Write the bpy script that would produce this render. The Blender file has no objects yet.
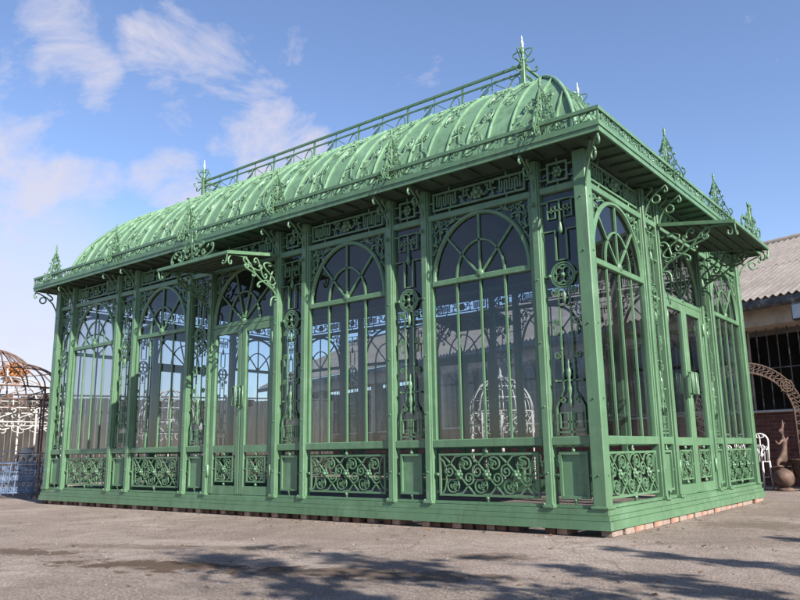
import bpy, bmesh, math, random
from math import sin, cos, pi, radians
from mathutils import Vector, Matrix
random.seed(7)
S = bpy.context.scene
COL = S.collection
GZ = -0.035                      # ground level

# ------------------------------------------------------------------ camera
CAM = Vector((2.675, -6.108, 0.679)); YAW, PITCH, ROLL, FPX = .6649, .1992, -.0148, 751.3
fw = Vector((-sin(YAW)*cos(PITCH), cos(YAW)*cos(PITCH), sin(PITCH)))
rt = Vector((cos(YAW), sin(YAW), 0)); up = rt.cross(fw)
RT = cos(ROLL)*rt + sin(ROLL)*up; UP = -sin(ROLL)*rt + cos(ROLL)*up
cd = bpy.data.cameras.new('camera'); cam = bpy.data.objects.new('camera', cd); COL.objects.link(cam)
cd.sensor_width = 36; cd.lens = FPX*36/800; cd.clip_end = 3000; cd.clip_start = .05
m = Matrix((RT, UP, -fw)).transposed().to_4x4(); m.translation = CAM; cam.matrix_world = m
S.camera = cam

# ------------------------------------------------------------------ materials
def newmat(n):
    m = bpy.data.materials.new(n); m.use_nodes = True; nt = m.node_tree
    return m, nt, nt.nodes['Principled BSDF'], nt.nodes['Material Output']
def N(nt, t, **k):
    n = nt.nodes.new(t)
    for a, b in k.items():
        if a.startswith('i_'): n.inputs[a[2:].replace('_', ' ')].default_value = b
        else: setattr(n, a, b)
    return n
def ramp(nt, src, stops):
    r = nt.nodes.new('ShaderNodeValToRGB'); e = r.color_ramp.elements
    while len(e) < len(stops): e.new(.5)
    for el, (p, c) in zip(e, stops):
        el.position = p; el.color = (*c, 1) if len(c) == 3 else c
    nt.links.new(src, r.inputs[0]); return r
def mixc(nt, fac, a, b, mode='MIX'):
    x = nt.nodes.new('ShaderNodeMix'); x.data_type = 'RGBA'; x.blend_type = mode
    for sock, v in ((x.inputs[0], fac), (x.inputs[6], a), (x.inputs[7], b)):
        if hasattr(v, 'links'): nt.links.new(v, sock)
        elif isinstance(v, (int, float)): sock.default_value = v
        else: sock.default_value = (*v, 1)
    return x.outputs[2]
def varied(n, c1, c2, scale=3., rough=.5, metal=0., bump=.0, bscale=40., c3=None, detail=6., coat=0.):
    m, nt, b, o = newmat(n)
    tc = N(nt, 'ShaderNodeTexCoord')
    nz = N(nt, 'ShaderNodeTexNoise', i_Scale=scale, i_Detail=detail); nt.links.new(tc.outputs['Object'], nz.inputs['Vector'])
    st = [(.35, c1), (.65, c2)]
    if c3: st = [(.3, c1), (.55, c2), (.72, c3)]
    r = ramp(nt, nz.outputs['Fac'], st)
    nt.links.new(r.outputs[0], b.inputs['Base Color'])
    b.inputs['Roughness'].default_value = rough; b.inputs['Metallic'].default_value = metal
    if bump:
        n2 = N(nt, 'ShaderNodeTexNoise', i_Scale=bscale, i_Detail=4.); nt.links.new(tc.outputs['Object'], n2.inputs['Vector'])
        bp = N(nt, 'ShaderNodeBump', i_Strength=bump, i_Distance=.01); nt.links.new(n2.outputs['Fac'], bp.inputs['Height'])
        nt.links.new(bp.outputs[0], b.inputs['Normal'])
    if coat: b.inputs['Coat Weight'].default_value = coat
    return m

def green_paint(name, base, rough=.42):
    m, nt, b, o = newmat(name)
    tc = N(nt, 'ShaderNodeTexCoord'); geo = N(nt, 'ShaderNodeNewGeometry')
    nz = N(nt, 'ShaderNodeTexNoise', i_Scale=1.7, i_Detail=8., i_Roughness=.65); nt.links.new(geo.outputs['Position'], nz.inputs['Vector'])
    c = Vector(base)
    r = ramp(nt, nz.outputs['Fac'], [(.3, tuple(c*.86)), (.55, tuple(c)), (.75, tuple(c*1.1+Vector((.012, .012, .012))))])
    fine = N(nt, 'ShaderNodeTexNoise', i_Scale=28., i_Detail=5., i_Roughness=.7); nt.links.new(geo.outputs['Position'], fine.inputs['Vector'])
    r2 = ramp(nt, fine.outputs['Fac'], [(.56, (0, 0, 0)), (.64, (1, 1, 1))])
    fm = N(nt, 'ShaderNodeMath', operation='MULTIPLY'); nt.links.new(r2.outputs[0], fm.inputs[0]); fm.inputs[1].default_value = .22
    col = mixc(nt, fm.outputs[0], r.outputs[0], tuple(c*.55))
    mpz = N(nt, 'ShaderNodeMapping'); mpz.inputs['Scale'].default_value = (17, 17, 1.3); nt.links.new(geo.outputs['Position'], mpz.inputs[0])
    st = N(nt, 'ShaderNodeTexNoise', i_Scale=1., i_Detail=6., i_Roughness=.6); nt.links.new(mpz.outputs[0], st.inputs['Vector'])
    sr = ramp(nt, st.outputs['Fac'], [(.50, (0, 0, 0)), (.66, (.45, .45, .45))])
    col = mixc(nt, sr.outputs[0], col, (.055, .085, .045))
    rs = N(nt, 'ShaderNodeTexNoise', i_Scale=9., i_Detail=9., i_Roughness=.75); nt.links.new(geo.outputs['Position'], rs.inputs['Vector'])
    rsr = ramp(nt, rs.outputs['Fac'], [(.625, (0, 0, 0)), (.68, (.7, .7, .7))])
    col = mixc(nt, rsr.outputs[0], col, (.085, .052, .028))
    ch = N(nt, 'ShaderNodeTexNoise', i_Scale=4.2, i_Detail=10., i_Roughness=.7); nt.links.new(geo.outputs['Position'], ch.inputs['Vector'])
    chr_ = ramp(nt, ch.outputs['Fac'], [(.52, (0, 0, 0)), (.68, (.40, .40, .40))])
    col = mixc(nt, chr_.outputs[0], col, tuple(c*1.25+Vector((.05, .05, .05))))
    nt.links.new(col, b.inputs['Base Color'])
    rr = ramp(nt, nz.outputs['Fac'], [(.3, (rough-.1,)*3), (.7, (rough+.12,)*3)])
    nt.links.new(rr.outputs[0], b.inputs['Roughness'])
    bp = N(nt, 'ShaderNodeBump', i_Strength=.12, i_Distance=.004); nt.links.new(fine.outputs['Fac'], bp.inputs['Height'])
    nt.links.new(bp.outputs[0], b.inputs['Normal'])
    return m
GREEN = green_paint('green_paint', (.082, .166, .088))
ROOFG = green_paint('green_roof_paint', (.104, .198, .112), .44)
RIBG = green_paint('sunlit_rib_hinge_green', (.138, .246, .146), .38)  # ribs and roof scrolls lightened for sunlit sides; hinges simply light green

SOFF = varied('underside_shade_green', (.026, .046, .030), (.048, .082, .052), 3, .7)  # green darkened so the shade under eaves, awnings and roof is in the colour
def glass_mat():
    m, nt, b, o = newmat('tinted_glass'); nt.nodes.remove(b)
    tr = N(nt, 'ShaderNodeBsdfTransparent'); tr.inputs[0].default_value = (.68, .72, .74, 1)
    gl = N(nt, 'ShaderNodeBsdfGlossy'); gl.inputs['Roughness'].default_value = .015; gl.inputs[0].default_value = (.95, .97, 1, 1)
    lw = N(nt, 'ShaderNodeLayerWeight', i_Blend=.5)
    pw = N(nt, 'ShaderNodeMath', operation='POWER'); nt.links.new(lw.outputs['Facing'], pw.inputs[0]); pw.inputs[1].default_value = 4.2
    fr = N(nt, 'ShaderNodeMath', operation='MULTIPLY_ADD'); nt.links.new(pw.outputs[0], fr.inputs[0]); fr.inputs[1].default_value = .62; fr.inputs[2].default_value = .06
    geo = N(nt, 'ShaderNodeNewGeometry')
    nz = N(nt, 'ShaderNodeTexNoise', i_Scale=.9, i_Detail=1.); nt.links.new(geo.outputs['Position'], nz.inputs['Vector'])
    bp = N(nt, 'ShaderNodeBump', i_Strength=.09, i_Distance=.05); nt.links.new(nz.outputs['Fac'], bp.inputs['Height'])
    nt.links.new(bp.outputs[0], gl.inputs['Normal'])
    mx = N(nt, 'ShaderNodeMixShader')
    nt.links.new(fr.outputs[0], mx.inputs[0]); nt.links.new(tr.outputs[0], mx.inputs[1]); nt.links.new(gl.outputs[0], mx.inputs[2])
    # a little dust
    df = N(nt, 'ShaderNodeBsdfDiffuse'); df.inputs[0].default_value = (.35, .36, .36, 1)
    nd = N(nt, 'ShaderNodeTexNoise', i_Scale=2.6, i_Detail=8.); nt.links.new(geo.outputs['Position'], nd.inputs['Vector'])
    rd = ramp(nt, nd.outputs['Fac'], [(.42, (.003,)*3), (.78, (.028,)*3)])
    m2 = N(nt, 'ShaderNodeMixShader'); nt.links.new(rd.outputs[0], m2.inputs[0])
    nt.links.new(mx.outputs[0], m2.inputs[1]); nt.links.new(df.outputs[0], m2.inputs[2])
    nt.links.new(m2.outputs[0], o.inputs[0]); return m
GLASS = glass_mat()
WHITE = varied('white_enamel', (.50, .48, .45), (.72, .70, .66), 6, .45)
WORN = varied('worn_white_paint', (.26, .24, .225), (.52, .49, .46), 5, .7)
GALV = varied('pale_metal_paint', (.36, .42, .38), (.52, .56, .52), 9, .4)
RUST = varied('rusty_iron', (.03, .019, .014), (.075, .045, .03), 9, .85, bump=.3, c3=(.05, .03, .02))
RUSTD = varied('dark_rusty_iron', (.07, .045, .036), (.17, .10, .075), 7, .8)
TERRA = varied('rusty_sculpture', (.05, .028, .02), (.125, .075, .052), 8, .75, bump=.4, bscale=25)
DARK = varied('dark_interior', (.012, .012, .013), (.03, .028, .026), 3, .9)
BEIGE = varied('beige_render', (.30, .24, .185), (.46, .385, .30), 3.5, .9, bump=.3, c3=(.40, .33, .26), detail=10)
GUTTER = varied('weathered_gutter', (.035, .037, .04), (.10, .10, .10), 9, .7, c3=(.3, .3, .29))
BLUE = varied('pale_blue_paint', (.05, .08, .14), (.13, .17, .25), 6, .5)
STONE = varied('pale_stone', (.38, .36, .33), (.55, .52, .48), 5, .9, bump=.4)
BARK = varied('bark', (.05, .036, .025), (.11, .08, .055), 12, .95, bump=.6)
BLACKM = varied('black_metal', (.02, .022, .025), (.05, .05, .055), 8, .5)
LENS = varied('lamp_glass', (.35, .42, .45), (.5, .55, .58), 3, .2)
def leafmat(n, a, b_):
    m, nt, b, o = newmat(n)
    oi = N(nt, 'ShaderNodeNewGeometry')
    r = ramp(nt, oi.outputs['Random Per Island'], [(0, a), (1, b_)])
    nt.links.new(r.outputs[0], b.inputs['Base Color']); b.inputs['Roughness'].default_value = .6
    return m
LEAF = leafmat('green_leaves', (.035, .07, .02), (.09, .13, .04))
LEAFD = leafmat('dark_leaves', (.02, .045, .02), (.05, .085, .035))
LEAFO = leafmat('autumn_leaves', (.30, .11, .04), (.42, .2, .08))

def brickmat(n, scale=1., c1=(.085, .025, .018), c2=(.14, .045, .03), mortar=(.12, .09, .075)):
    m, nt, b, o = newmat(n)
    uv = N(nt, 'ShaderNodeTexCoord')
    mp = N(nt, 'ShaderNodeMapping'); nt.links.new(uv.outputs['Object'], mp.inputs[0]); mp.inputs['Rotation'].default_value = (pi/2, 0, 0)
    br = N(nt, 'ShaderNodeTexBrick', i_Scale=1., i_Mortar_Size=.006, i_Brick_Width=.22, i_Row_Height=.075)
    br.inputs['Color1'].default_value = (*c1, 1); br.inputs['Color2'].default_value = (*c2, 1); br.inputs['Mortar'].default_value = (*mortar, 1)
    nt.links.new(mp.outputs[0], br.inputs['Vector'])
    nz = N(nt, 'ShaderNodeTexNoise', i_Scale=6., i_Detail=6.); nt.links.new(uv.outputs['Object'], nz.inputs['Vector'])
    col = mixc(nt, .5, br.outputs['Color'], nz.outputs['Fac'], 'OVERLAY')
    nt.links.new(col, b.inputs['Base Color']); b.inputs['Roughness'].default_value = .9
    bp = N(nt, 'ShaderNodeBump', i_Strength=.5, i_Distance=.01); nt.links.new(br.outputs['Fac'], bp.inputs['Height']); bp.invert = True
    nt.links.new(bp.outputs[0], b.inputs['Normal']); return m
BRICKW = brickmat('brick_wall')
BRICK = varied('red_brick', (.16, .075, .05), (.30, .17, .12), 5, .95, bump=.5, c3=(.36, .27, .21))
BRICKD = varied('dark_red_brick', (.06, .028, .02), (.13, .07, .05), 7, .95, bump=.5)
BRICKP = varied('pale_pink_brick', (.17, .125, .10), (.25, .195, .16), 5, .95, bump=.5, c3=(.17, .11, .085))

def wood_mat():
    m, nt, b, o = newmat('fence_wood')
    tc = N(nt, 'ShaderNodeTexCoord'); mp = N(nt, 'ShaderNodeMapping'); mp.inputs['Scale'].default_value = (8, 8, .8)
    nt.links.new(tc.outputs['Object'], mp.inputs[0])
    nz = N(nt, 'ShaderNodeTexNoise', i_Scale=2., i_Detail=8.); nt.links.new(mp.outputs[0], nz.inputs['Vector'])
    r = ramp(nt, nz.outputs['Fac'], [(.3, (.013, .011, .009)), (.5, (.028, .023, .018)), (.7, (.058, .048, .038))])
    nt.links.new(r.outputs[0], b.inputs['Base Color']); b.inputs['Roughness'].default_value = .9
    return m
WOOD = wood_mat()

def roof_sheet_mat():
    m, nt, b, o = newmat('weathered_cement_sheet')
    tc = N(nt, 'ShaderNodeTexCoord')
    n1 = N(nt, 'ShaderNodeTexNoise', i_Scale=1.2, i_Detail=10., i_Roughness=.7); nt.links.new(tc.outputs['Object'], n1.inputs['Vector'])
    mp = N(nt, 'ShaderNodeMapping'); mp.inputs['Scale'].default_value = (12, 2.2, 2.2); nt.links.new(tc.outputs['Object'], mp.inputs[0])
    n2 = N(nt, 'ShaderNodeTexNoise', i_Scale=1.6, i_Detail=8., i_Roughness=.75); nt.links.new(mp.outputs[0], n2.inputs['Vector'])
    c1 = ramp(nt, n1.outputs['Fac'], [(.3, (.115, .102, .093)), (.7, (.21, .188, .172))])
    c2 = ramp(nt, n2.outputs['Fac'], [(.42, (0, 0, 0)), (.6, (1, 1, 1))])
    col = mixc(nt, c2.outputs[0], (.10, .085, .08), c1.outputs[0])
    col = mixc(nt, .35, col, c1.outputs[0])
    nt.links.new(col, b.inputs['Base Color']); b.inputs['Roughness'].default_value = .95
    return m
SHEET = roof_sheet_mat()

def ground_mat():
    m, nt, b, o = newmat('worn_asphalt')
    geo = N(nt, 'ShaderNodeNewGeometry'); P = geo.outputs['Position']
    def noise(s, d=8., r=.6, vec=None, dist=0.):
        n = N(nt, 'ShaderNodeTexNoise', i_Scale=s, i_Detail=d, i_Roughness=r, i_Distortion=dist); nt.links.new(vec or P, n.inputs['Vector']); return n.outputs['Fac']
    big = ramp(nt, noise(.45, 9., .62), [(.30, (.132, .104, .088)), (.5, (.202, .164, .141)), (.68, (.275, .230, .202))]).outputs[0]
    agg = ramp(nt, noise(62., 4., .85), [(.38, (.38, .37, .36)), (.5, (1, 1, 1)), (.62, (1.7, 1.66, 1.6))]).outputs[0]
    col = mixc(nt, 1., big, agg, 'MULTIPLY')
    v = N(nt, 'ShaderNodeTexVoronoi', i_Scale=26.); nt.links.new(P, v.inputs['Vector'])
    vs = ramp(nt, v.outputs['Distance'], [(.05, (1, 1, 1)), (.16, (0, 0, 0))]).outputs[0]
    spk = N(nt, 'ShaderNodeMath', operation='MULTIPLY'); nt.links.new(vs, spk.inputs[0]); spk.inputs[1].default_value = .4
    col = mixc(nt, spk.outputs[0], col, (.5, .46, .42))
    # mid scale worn patches
    wp = ramp(nt, noise(1.9, 10., .72, None, .8), [(.48, (0, 0, 0)), (.60, (1, 1, 1))]).outputs[0]
    wm = N(nt, 'ShaderNodeMath', operation='MULTIPLY'); nt.links.new(wp, wm.inputs[0]); wm.inputs[1].default_value = .42
    col = mixc(nt, wm.outputs[0], col, (.125, .10, .086))
    lp = ramp(nt, noise(1.1, 10., .72, None, .5), [(.53, (0, 0, 0)), (.66, (.5, .5, .5))]).outputs[0]
    col = mixc(nt, lp, col, (.33, .285, .25))
    # brown stains running over the yard
    def stain(cx, cy, ax, ay, rot, lo, hi, strength, colour, s=5.5):
        ay *= 1.7; ax *= 1.15; strength = min(1., strength*1.2); lo, hi = lo+.04, hi+.02
        mp = N(nt, 'ShaderNodeMapping', vector_type='TEXTURE'); mp.inputs['Location'].default_value = (cx, cy, GZ)
        mp.inputs['Rotation'].default_value = (0, 0, rot); mp.inputs['Scale'].default_value = (ax, ay, 5); nt.links.new(P, mp.inputs[0])
        ln = N(nt, 'ShaderNodeVectorMath', operation='LENGTH'); nt.links.new(mp.outputs[0], ln.inputs[0])
        nz = noise(s, 8., .65, None, .8)
        sub = N(nt, 'ShaderNodeMath', operation='MULTIPLY_ADD'); nt.links.new(nz, sub.inputs[0]); sub.inputs[1].default_value = -3.4; nt.links.new(ln.outputs['Value'], sub.inputs[2])
        k = ramp(nt, sub.outputs[0], [(lo, (1, 1, 1)), (hi, (0, 0, 0))])
        # shift into 0..1
        add = N(nt, 'ShaderNodeMath', operation='ADD'); nt.links.new(sub.outputs[0], add.inputs[0]); add.inputs[1].default_value = 1.45
        nt.links.new(add.outputs[0], k.inputs[0])
        mm = N(nt, 'ShaderNodeMath', operation='MULTIPLY'); nt.links.new(k.outputs[0], mm.inputs[0]); mm.inputs[1].default_value = strength
        nonlocal col
        col = mixc(nt, mm.outputs[0], col, colour)
    BR = (.070, .045, .029)
    stain(-3.2, -3.12, .55, .10, radians(12), .35, .7, .7, BR)
    stain(-1.75, -2.98, .75, .17, radians(20), .3, .7, .8, BR)
    stain(-.6, -2.6, 1.0, .14, radians(22), .3, .7, .6, BR)
    stain(-2.6, -2.35, 1.3, .10, radians(25), .35, .65, .4, BR)
    stain(.7, 1.6, .5, .35, radians(30), .3, .7, .55, (.10, .075, .055))
    stain(.5, 3.2, .9, .5, radians(60), .3, .7, .4, (.12, .09, .07))
    stain(-.2, -1.5, .35, .12, radians(10), .3, .7, .5, BR)
    # cracks
    wv = N(nt, 'ShaderNodeVectorMath', operation='ADD')
    nn = N(nt, 'ShaderNodeTexNoise', i_Scale=1.3, i_Detail=4.); nt.links.new(P, nn.inputs['Vector'])
    nt.links.new(P, wv.inputs[0]); nt.links.new(nn.outputs['Color'], wv.inputs[1])
    cv = N(nt, 'ShaderNodeTexVoronoi', i_Scale=.55); cv.feature = 'DISTANCE_TO_EDGE'; nt.links.new(wv.outputs[0], cv.inputs['Vector'])
    ck = ramp(nt, cv.outputs['Distance'], [(.0, (.55,)*3), (.012, (0, 0, 0))]).outputs[0]
    col = mixc(nt, ck, col, (.09, .075, .065))
    nt.links.new(col, b.inputs['Base Color']); b.inputs['Roughness'].default_value = .92
    b.inputs['Specular IOR Level'].default_value = .25
    h = N(nt, 'ShaderNodeMath', operation='ADD'); nt.links.new(noise(60., 5., .8), h.inputs[0]); nt.links.new(noise(5., 4.), h.inputs[1])
    bp = N(nt, 'ShaderNodeBump', i_Strength=.8, i_Distance=.014); nt.links.new(h.outputs[0], bp.inputs['Height'])
    nt.links.new(bp.outputs[0], b.inputs['Normal'])
    return m
ASPH = ground_mat()

# ------------------------------------------------------------------ mesh helpers
class MB:
    def __init__(s): s.v = []; s.f = []; s.sm = []
    def add(s, vs, fs, smooth=False):
        o = len(s.v); s.v += [tuple(p) for p in vs]
        for f in fs: s.f.append(tuple(i+o for i in f)); s.sm.append(smooth)
        return s
    def box(s, x0, x1, y0, y1, z0, z1):
        v = [(x, y, z) for z in (z0, z1) for y in (y0, y1) for x in (x0, x1)]
        return s.add(v, [(0, 2, 3, 1), (4, 5, 7, 6), (0, 1, 5, 4), (2, 6, 7, 3), (0, 4, 6, 2), (1, 3, 7, 5)])
    def bbox(s, x0, x1, y0, y1, z0, z1, c=.006):      # box with chamfered vertical + horizontal edges
        X, Y, Z = (x0, x1), (y0, y1), (z0, z1); vs = []; ix = {}
        def vid(p):
            if p not in ix: ix[p] = len(vs); vs.append(p)
            return ix[p]
        fs = []
        def P(i, j, k, ax):
            sx = (X[i] if ax == 0 else X[i]+(c if i == 0 else -c)); sy = (Y[j] if ax == 1 else Y[j]+(c if j == 0 else -c)); sz = (Z[k] if ax == 2 else Z[k]+(c if k == 0 else -c))
            return vid((sx, sy, sz))
        for i in (0, 1):
            q = [P(i, 0, 0, 0), P(i, 1, 0, 0), P(i, 1, 1, 0), P(i, 0, 1, 0)]; fs.append(q if i else q[::-1])
            q = [P(0, i, 0, 1), P(0, i, 1, 1), P(1, i, 1, 1), P(1, i, 0, 1)]; fs.append(q if i else q[::-1])
            q = [P(0, 0, i, 2), P(1, 0, i, 2), P(1, 1, i, 2), P(0, 1, i, 2)]; fs.append(q if i else q[::-1])
        for i in (0, 1):
            for j in (0, 1):
                fs.append([P(i, j, 0, 0), P(i, j, 1, 0), P(i, j, 1, 1), P(i, j, 0, 1)])
                fs.append([P(i, 0, j, 0), P(i, 1, j, 0), P(i, 1, j, 2), P(i, 0, j, 2)])
                fs.append([P(0, i, j, 1), P(1, i, j, 1), P(1, i, j, 2), P(0, i, j, 2)])
                for k in (0, 1): fs.append([P(i, j, k, 0), P(i, j, k, 1), P(i, j, k, 2)])
        return s.add(vs, fs)
    def tube(s, pts, r, n=5, closed=False, smooth=True, flat=None):
        pts = [Vector(p) for p in pts]
        if len(pts) < 2: return s
        q = [pts[0]]
        for p in pts[1:]:
            if (p-q[-1]).length > 1e-5: q.append(p)
        pts = q; k = len(pts)
        if k < 2: return s
        if closed and (pts[0]-pts[-1]).length < 1e-4: pts.pop(); k -= 1
        tan = []
        for i in range(k):
            a = pts[i-1] if (i or closed) else pts[i]; b = pts[(i+1) % k] if (i < k-1 or closed) else pts[i]
            t = b-a; tan.append(t.normalized() if t.length > 1e-9 else Vector((0, 0, 1)))
        ref = Vector((0, 1, 0)) if abs(tan[0].y) < .9 else Vector((1, 0, 0))
        nrm = (ref-tan[0]*ref.dot(tan[0])).normalized(); vs = []
        for i in range(k):
            nrm = nrm-tan[i]*nrm.dot(tan[i])
            nrm = nrm.normalized() if nrm.length > 1e-6 else Vector((0, 1, 0)); bn = tan[i].cross(nrm)
            ri = r[i] if isinstance(r, (list, tuple)) else r
            for j in range(n):
                a = 2*pi*(j+.5)/n
                vs.append(pts[i]+nrm*cos(a)*(ri if flat is None else flat)+bn*sin(a)*ri)
        fs = []
        for i in range(k if closed else k-1):
            for j in range(n):
                a = i*n+j; b = i*n+(j+1) % n; c = ((i+1) % k)*n+(j+1) % n; d = ((i+1) % k)*n+j; fs.append((a, b, c, d))
        if not closed: fs.append(tuple(range(n))[::-1]); fs.append(tuple((k-1)*n+j for j in range(n)))
        return s.add(vs, fs, smooth and n > 4)
    def lathe(s, prof, c=(0, 0, 0), n=10, smooth=True, ax='z'):
        vs = []; fs = []
        for (r, z) in prof:
            for j in range(n):
                a = 2*pi*j/n
                p = (r*cos(a), r*sin(a), z) if ax == 'z' else (r*cos(a), -z, r*sin(a))
                vs.append((c[0]+p[0], c[1]+p[1], c[2]+p[2]))
        k = len(prof)
        for i in range(k-1):
            for j in range(n): fs.append((i*n+j, i*n+(j+1) % n, (i+1)*n+(j+1) % n, (i+1)*n+j))
        fs.append(tuple(range(n))[::-1]); fs.append(tuple((k-1)*n+j for j in range(n)))
        return s.add(vs, fs, smooth)
    def ball(s, c, r, n=8, sc=(1, 1, 1)):
        pr = [(max(1e-4, r*sin(pi*i/n)), -r*cos(pi*i/n)) for i in range(n+1)]
        o = len(s.v); s.lathe(pr, (0, 0, 0), n+2)
        for i in range(o, len(s.v)): p = s.v[i]; s.v[i] = (c[0]+p[0]*sc[0], c[1]+p[1]*sc[1], c[2]+p[2]*sc[2])
        return s
    def mesh(s, name, mat):
        me = bpy.data.meshes.new(name); me.from_pydata(s.v, [], s.f); me.materials.append(mat)
        me.polygons.foreach_set('use_smooth', s.sm); me.update(); return me
def link(name, me, parent=None, loc=(0, 0, 0), rz=0., **props):
    o = bpy.data.objects.new(name, me); COL.objects.link(o)
    if parent: o.parent = parent
    o.location = loc; o.rotation_euler = (0, 0, rz)
    for k, v in props.items(): o[k] = v
    return o
def tree(name, mb, mat, kids=()): return (name, mb.mesh(name, mat) if isinstance(mb, MB) else mb, kids)
def place(t, parent, loc=(0, 0, 0), rz=0., **props):
    o = link(t[0], t[1], parent, loc, rz, **props)
    for k in t[2]: place(k, o)
    return o

# scrollwork: polylines in the (u, w) plane
def scroll(mid, head, h, turn, kind='S', p=2.2, n=30, mirror=False):
    """an S- or C-scroll of half length h through mid, curling by `turn` radians at both ends"""
    km = turn*(p+1)/h
    out = []
    for sg in (1, -1):
        x, y = mid; a = head if sg > 0 else head+pi; seg = []; ds = h/n
        for i in range(n):
            k = km*((i+.5)/n)**p
            if kind == 'C' and sg < 0: k = -k
            if mirror: k = -k
            if kind == '1' and sg < 0: break
            a += k*ds; x += cos(a)*ds; y += sin(a)*ds; seg.append((x, y))
        out.append(seg)
    return out[1][::-1]+[tuple(mid)]+out[0]
def spiral(cx, cy, R, turns, a0, dr, n=26, e=.82): return [(cx+R*(1-e*t/n)*cos(a0+dr*2*pi*turns*t/n), cy+R*(1-e*t/n)*sin(a0+dr*2*pi*turns*t/n)) for t in range(n+1)]
def fit(poly, x0, x1, y0, y1):
    xs = [p[0] for p in poly]; ys = [p[1] for p in poly]; a, b, c, d = min(xs), max(xs), min(ys), max(ys)
    return [(x0+(x-a)/(b-a)*(x1-x0), y0+(y-c)/(d-c)*(y1-y0)) for x, y in poly]
def mir(poly): return [(-x, y) for x, y in poly]
def arc(cx, cy, rx, ry, a0, a1, n=24): return [(cx+rx*cos(a0+(a1-a0)*i/n), cy+ry*sin(a0+(a1-a0)*i/n)) for i in range(n+1)]
def flatw(mb, polys, r=.008, y=0., n=4):
    for p in polys: mb.tube([(u, y, w) for u, w in p], r, n)
def rosette(mb, u, w, r, y=0.):
    mb.lathe([(r*.35, 0), (r*.5, r*.25), (r*.25, r*.55), (.001, r*.6)], (u, y, w), 8, ax='y')
    for k in range(6):
        a = k*pi/3; cx, cy = u+cos(a)*r*.62, w+sin(a)*r*.62
        mb.ball((cx, y-.004, cy), r*.36, 5, (1, .45, 1))
def hollow(mb, u0, u1, w0, w1, t, y0, y1):
    mb.box(u0, u1, y0, y1, w0, w0+t); mb.box(u0, u1, y0, y1, w1-t, w1)
    mb.box(u0, u0+t, y0+.001, y1-.001, w0+t, w1-t); mb.box(u1-t, u1, y0+.001, y1-.001, w0+t, w1-t)

# ------------------------------------------------------------------ greenhouse dimensions
NW, WW, DW = .465, 1.286, 1.261
NR, WR, DR = .418, 1.375, 1.353
S_ = [0]
for d in (NW, WW, NW, WW, NW, DW, NW, WW, NW, WW, NW): S_.append(S_[-1]+d)
T_ = [0]
for d in (WR, NR, DR, NR, WR): T_.append(T_[-1]+d)
L, B = S_[-1], T_[-1]
ZS, ZT, ZH, ZE, ZE2, ZTOP = .75, 2.34, 3.04, 3.352, 3.452, 3.575
ZP = .19; OV = .325
PW = .044         # half post width

GH = bpy.data.objects.new('greenhouse', None); COL.objects.link(GH)
GH['label'] = 'large ornate green iron greenhouse with domed ribbed roof and arched glass windows'; GH['category'] = 'greenhouse'

def pane(mb, x0, x1, y, z0, z1): mb.add([(x0, y, z0), (x1, y, z0), (x1, y, z1), (x0, y, z1)], [(0, 1, 2, 3)])
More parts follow.
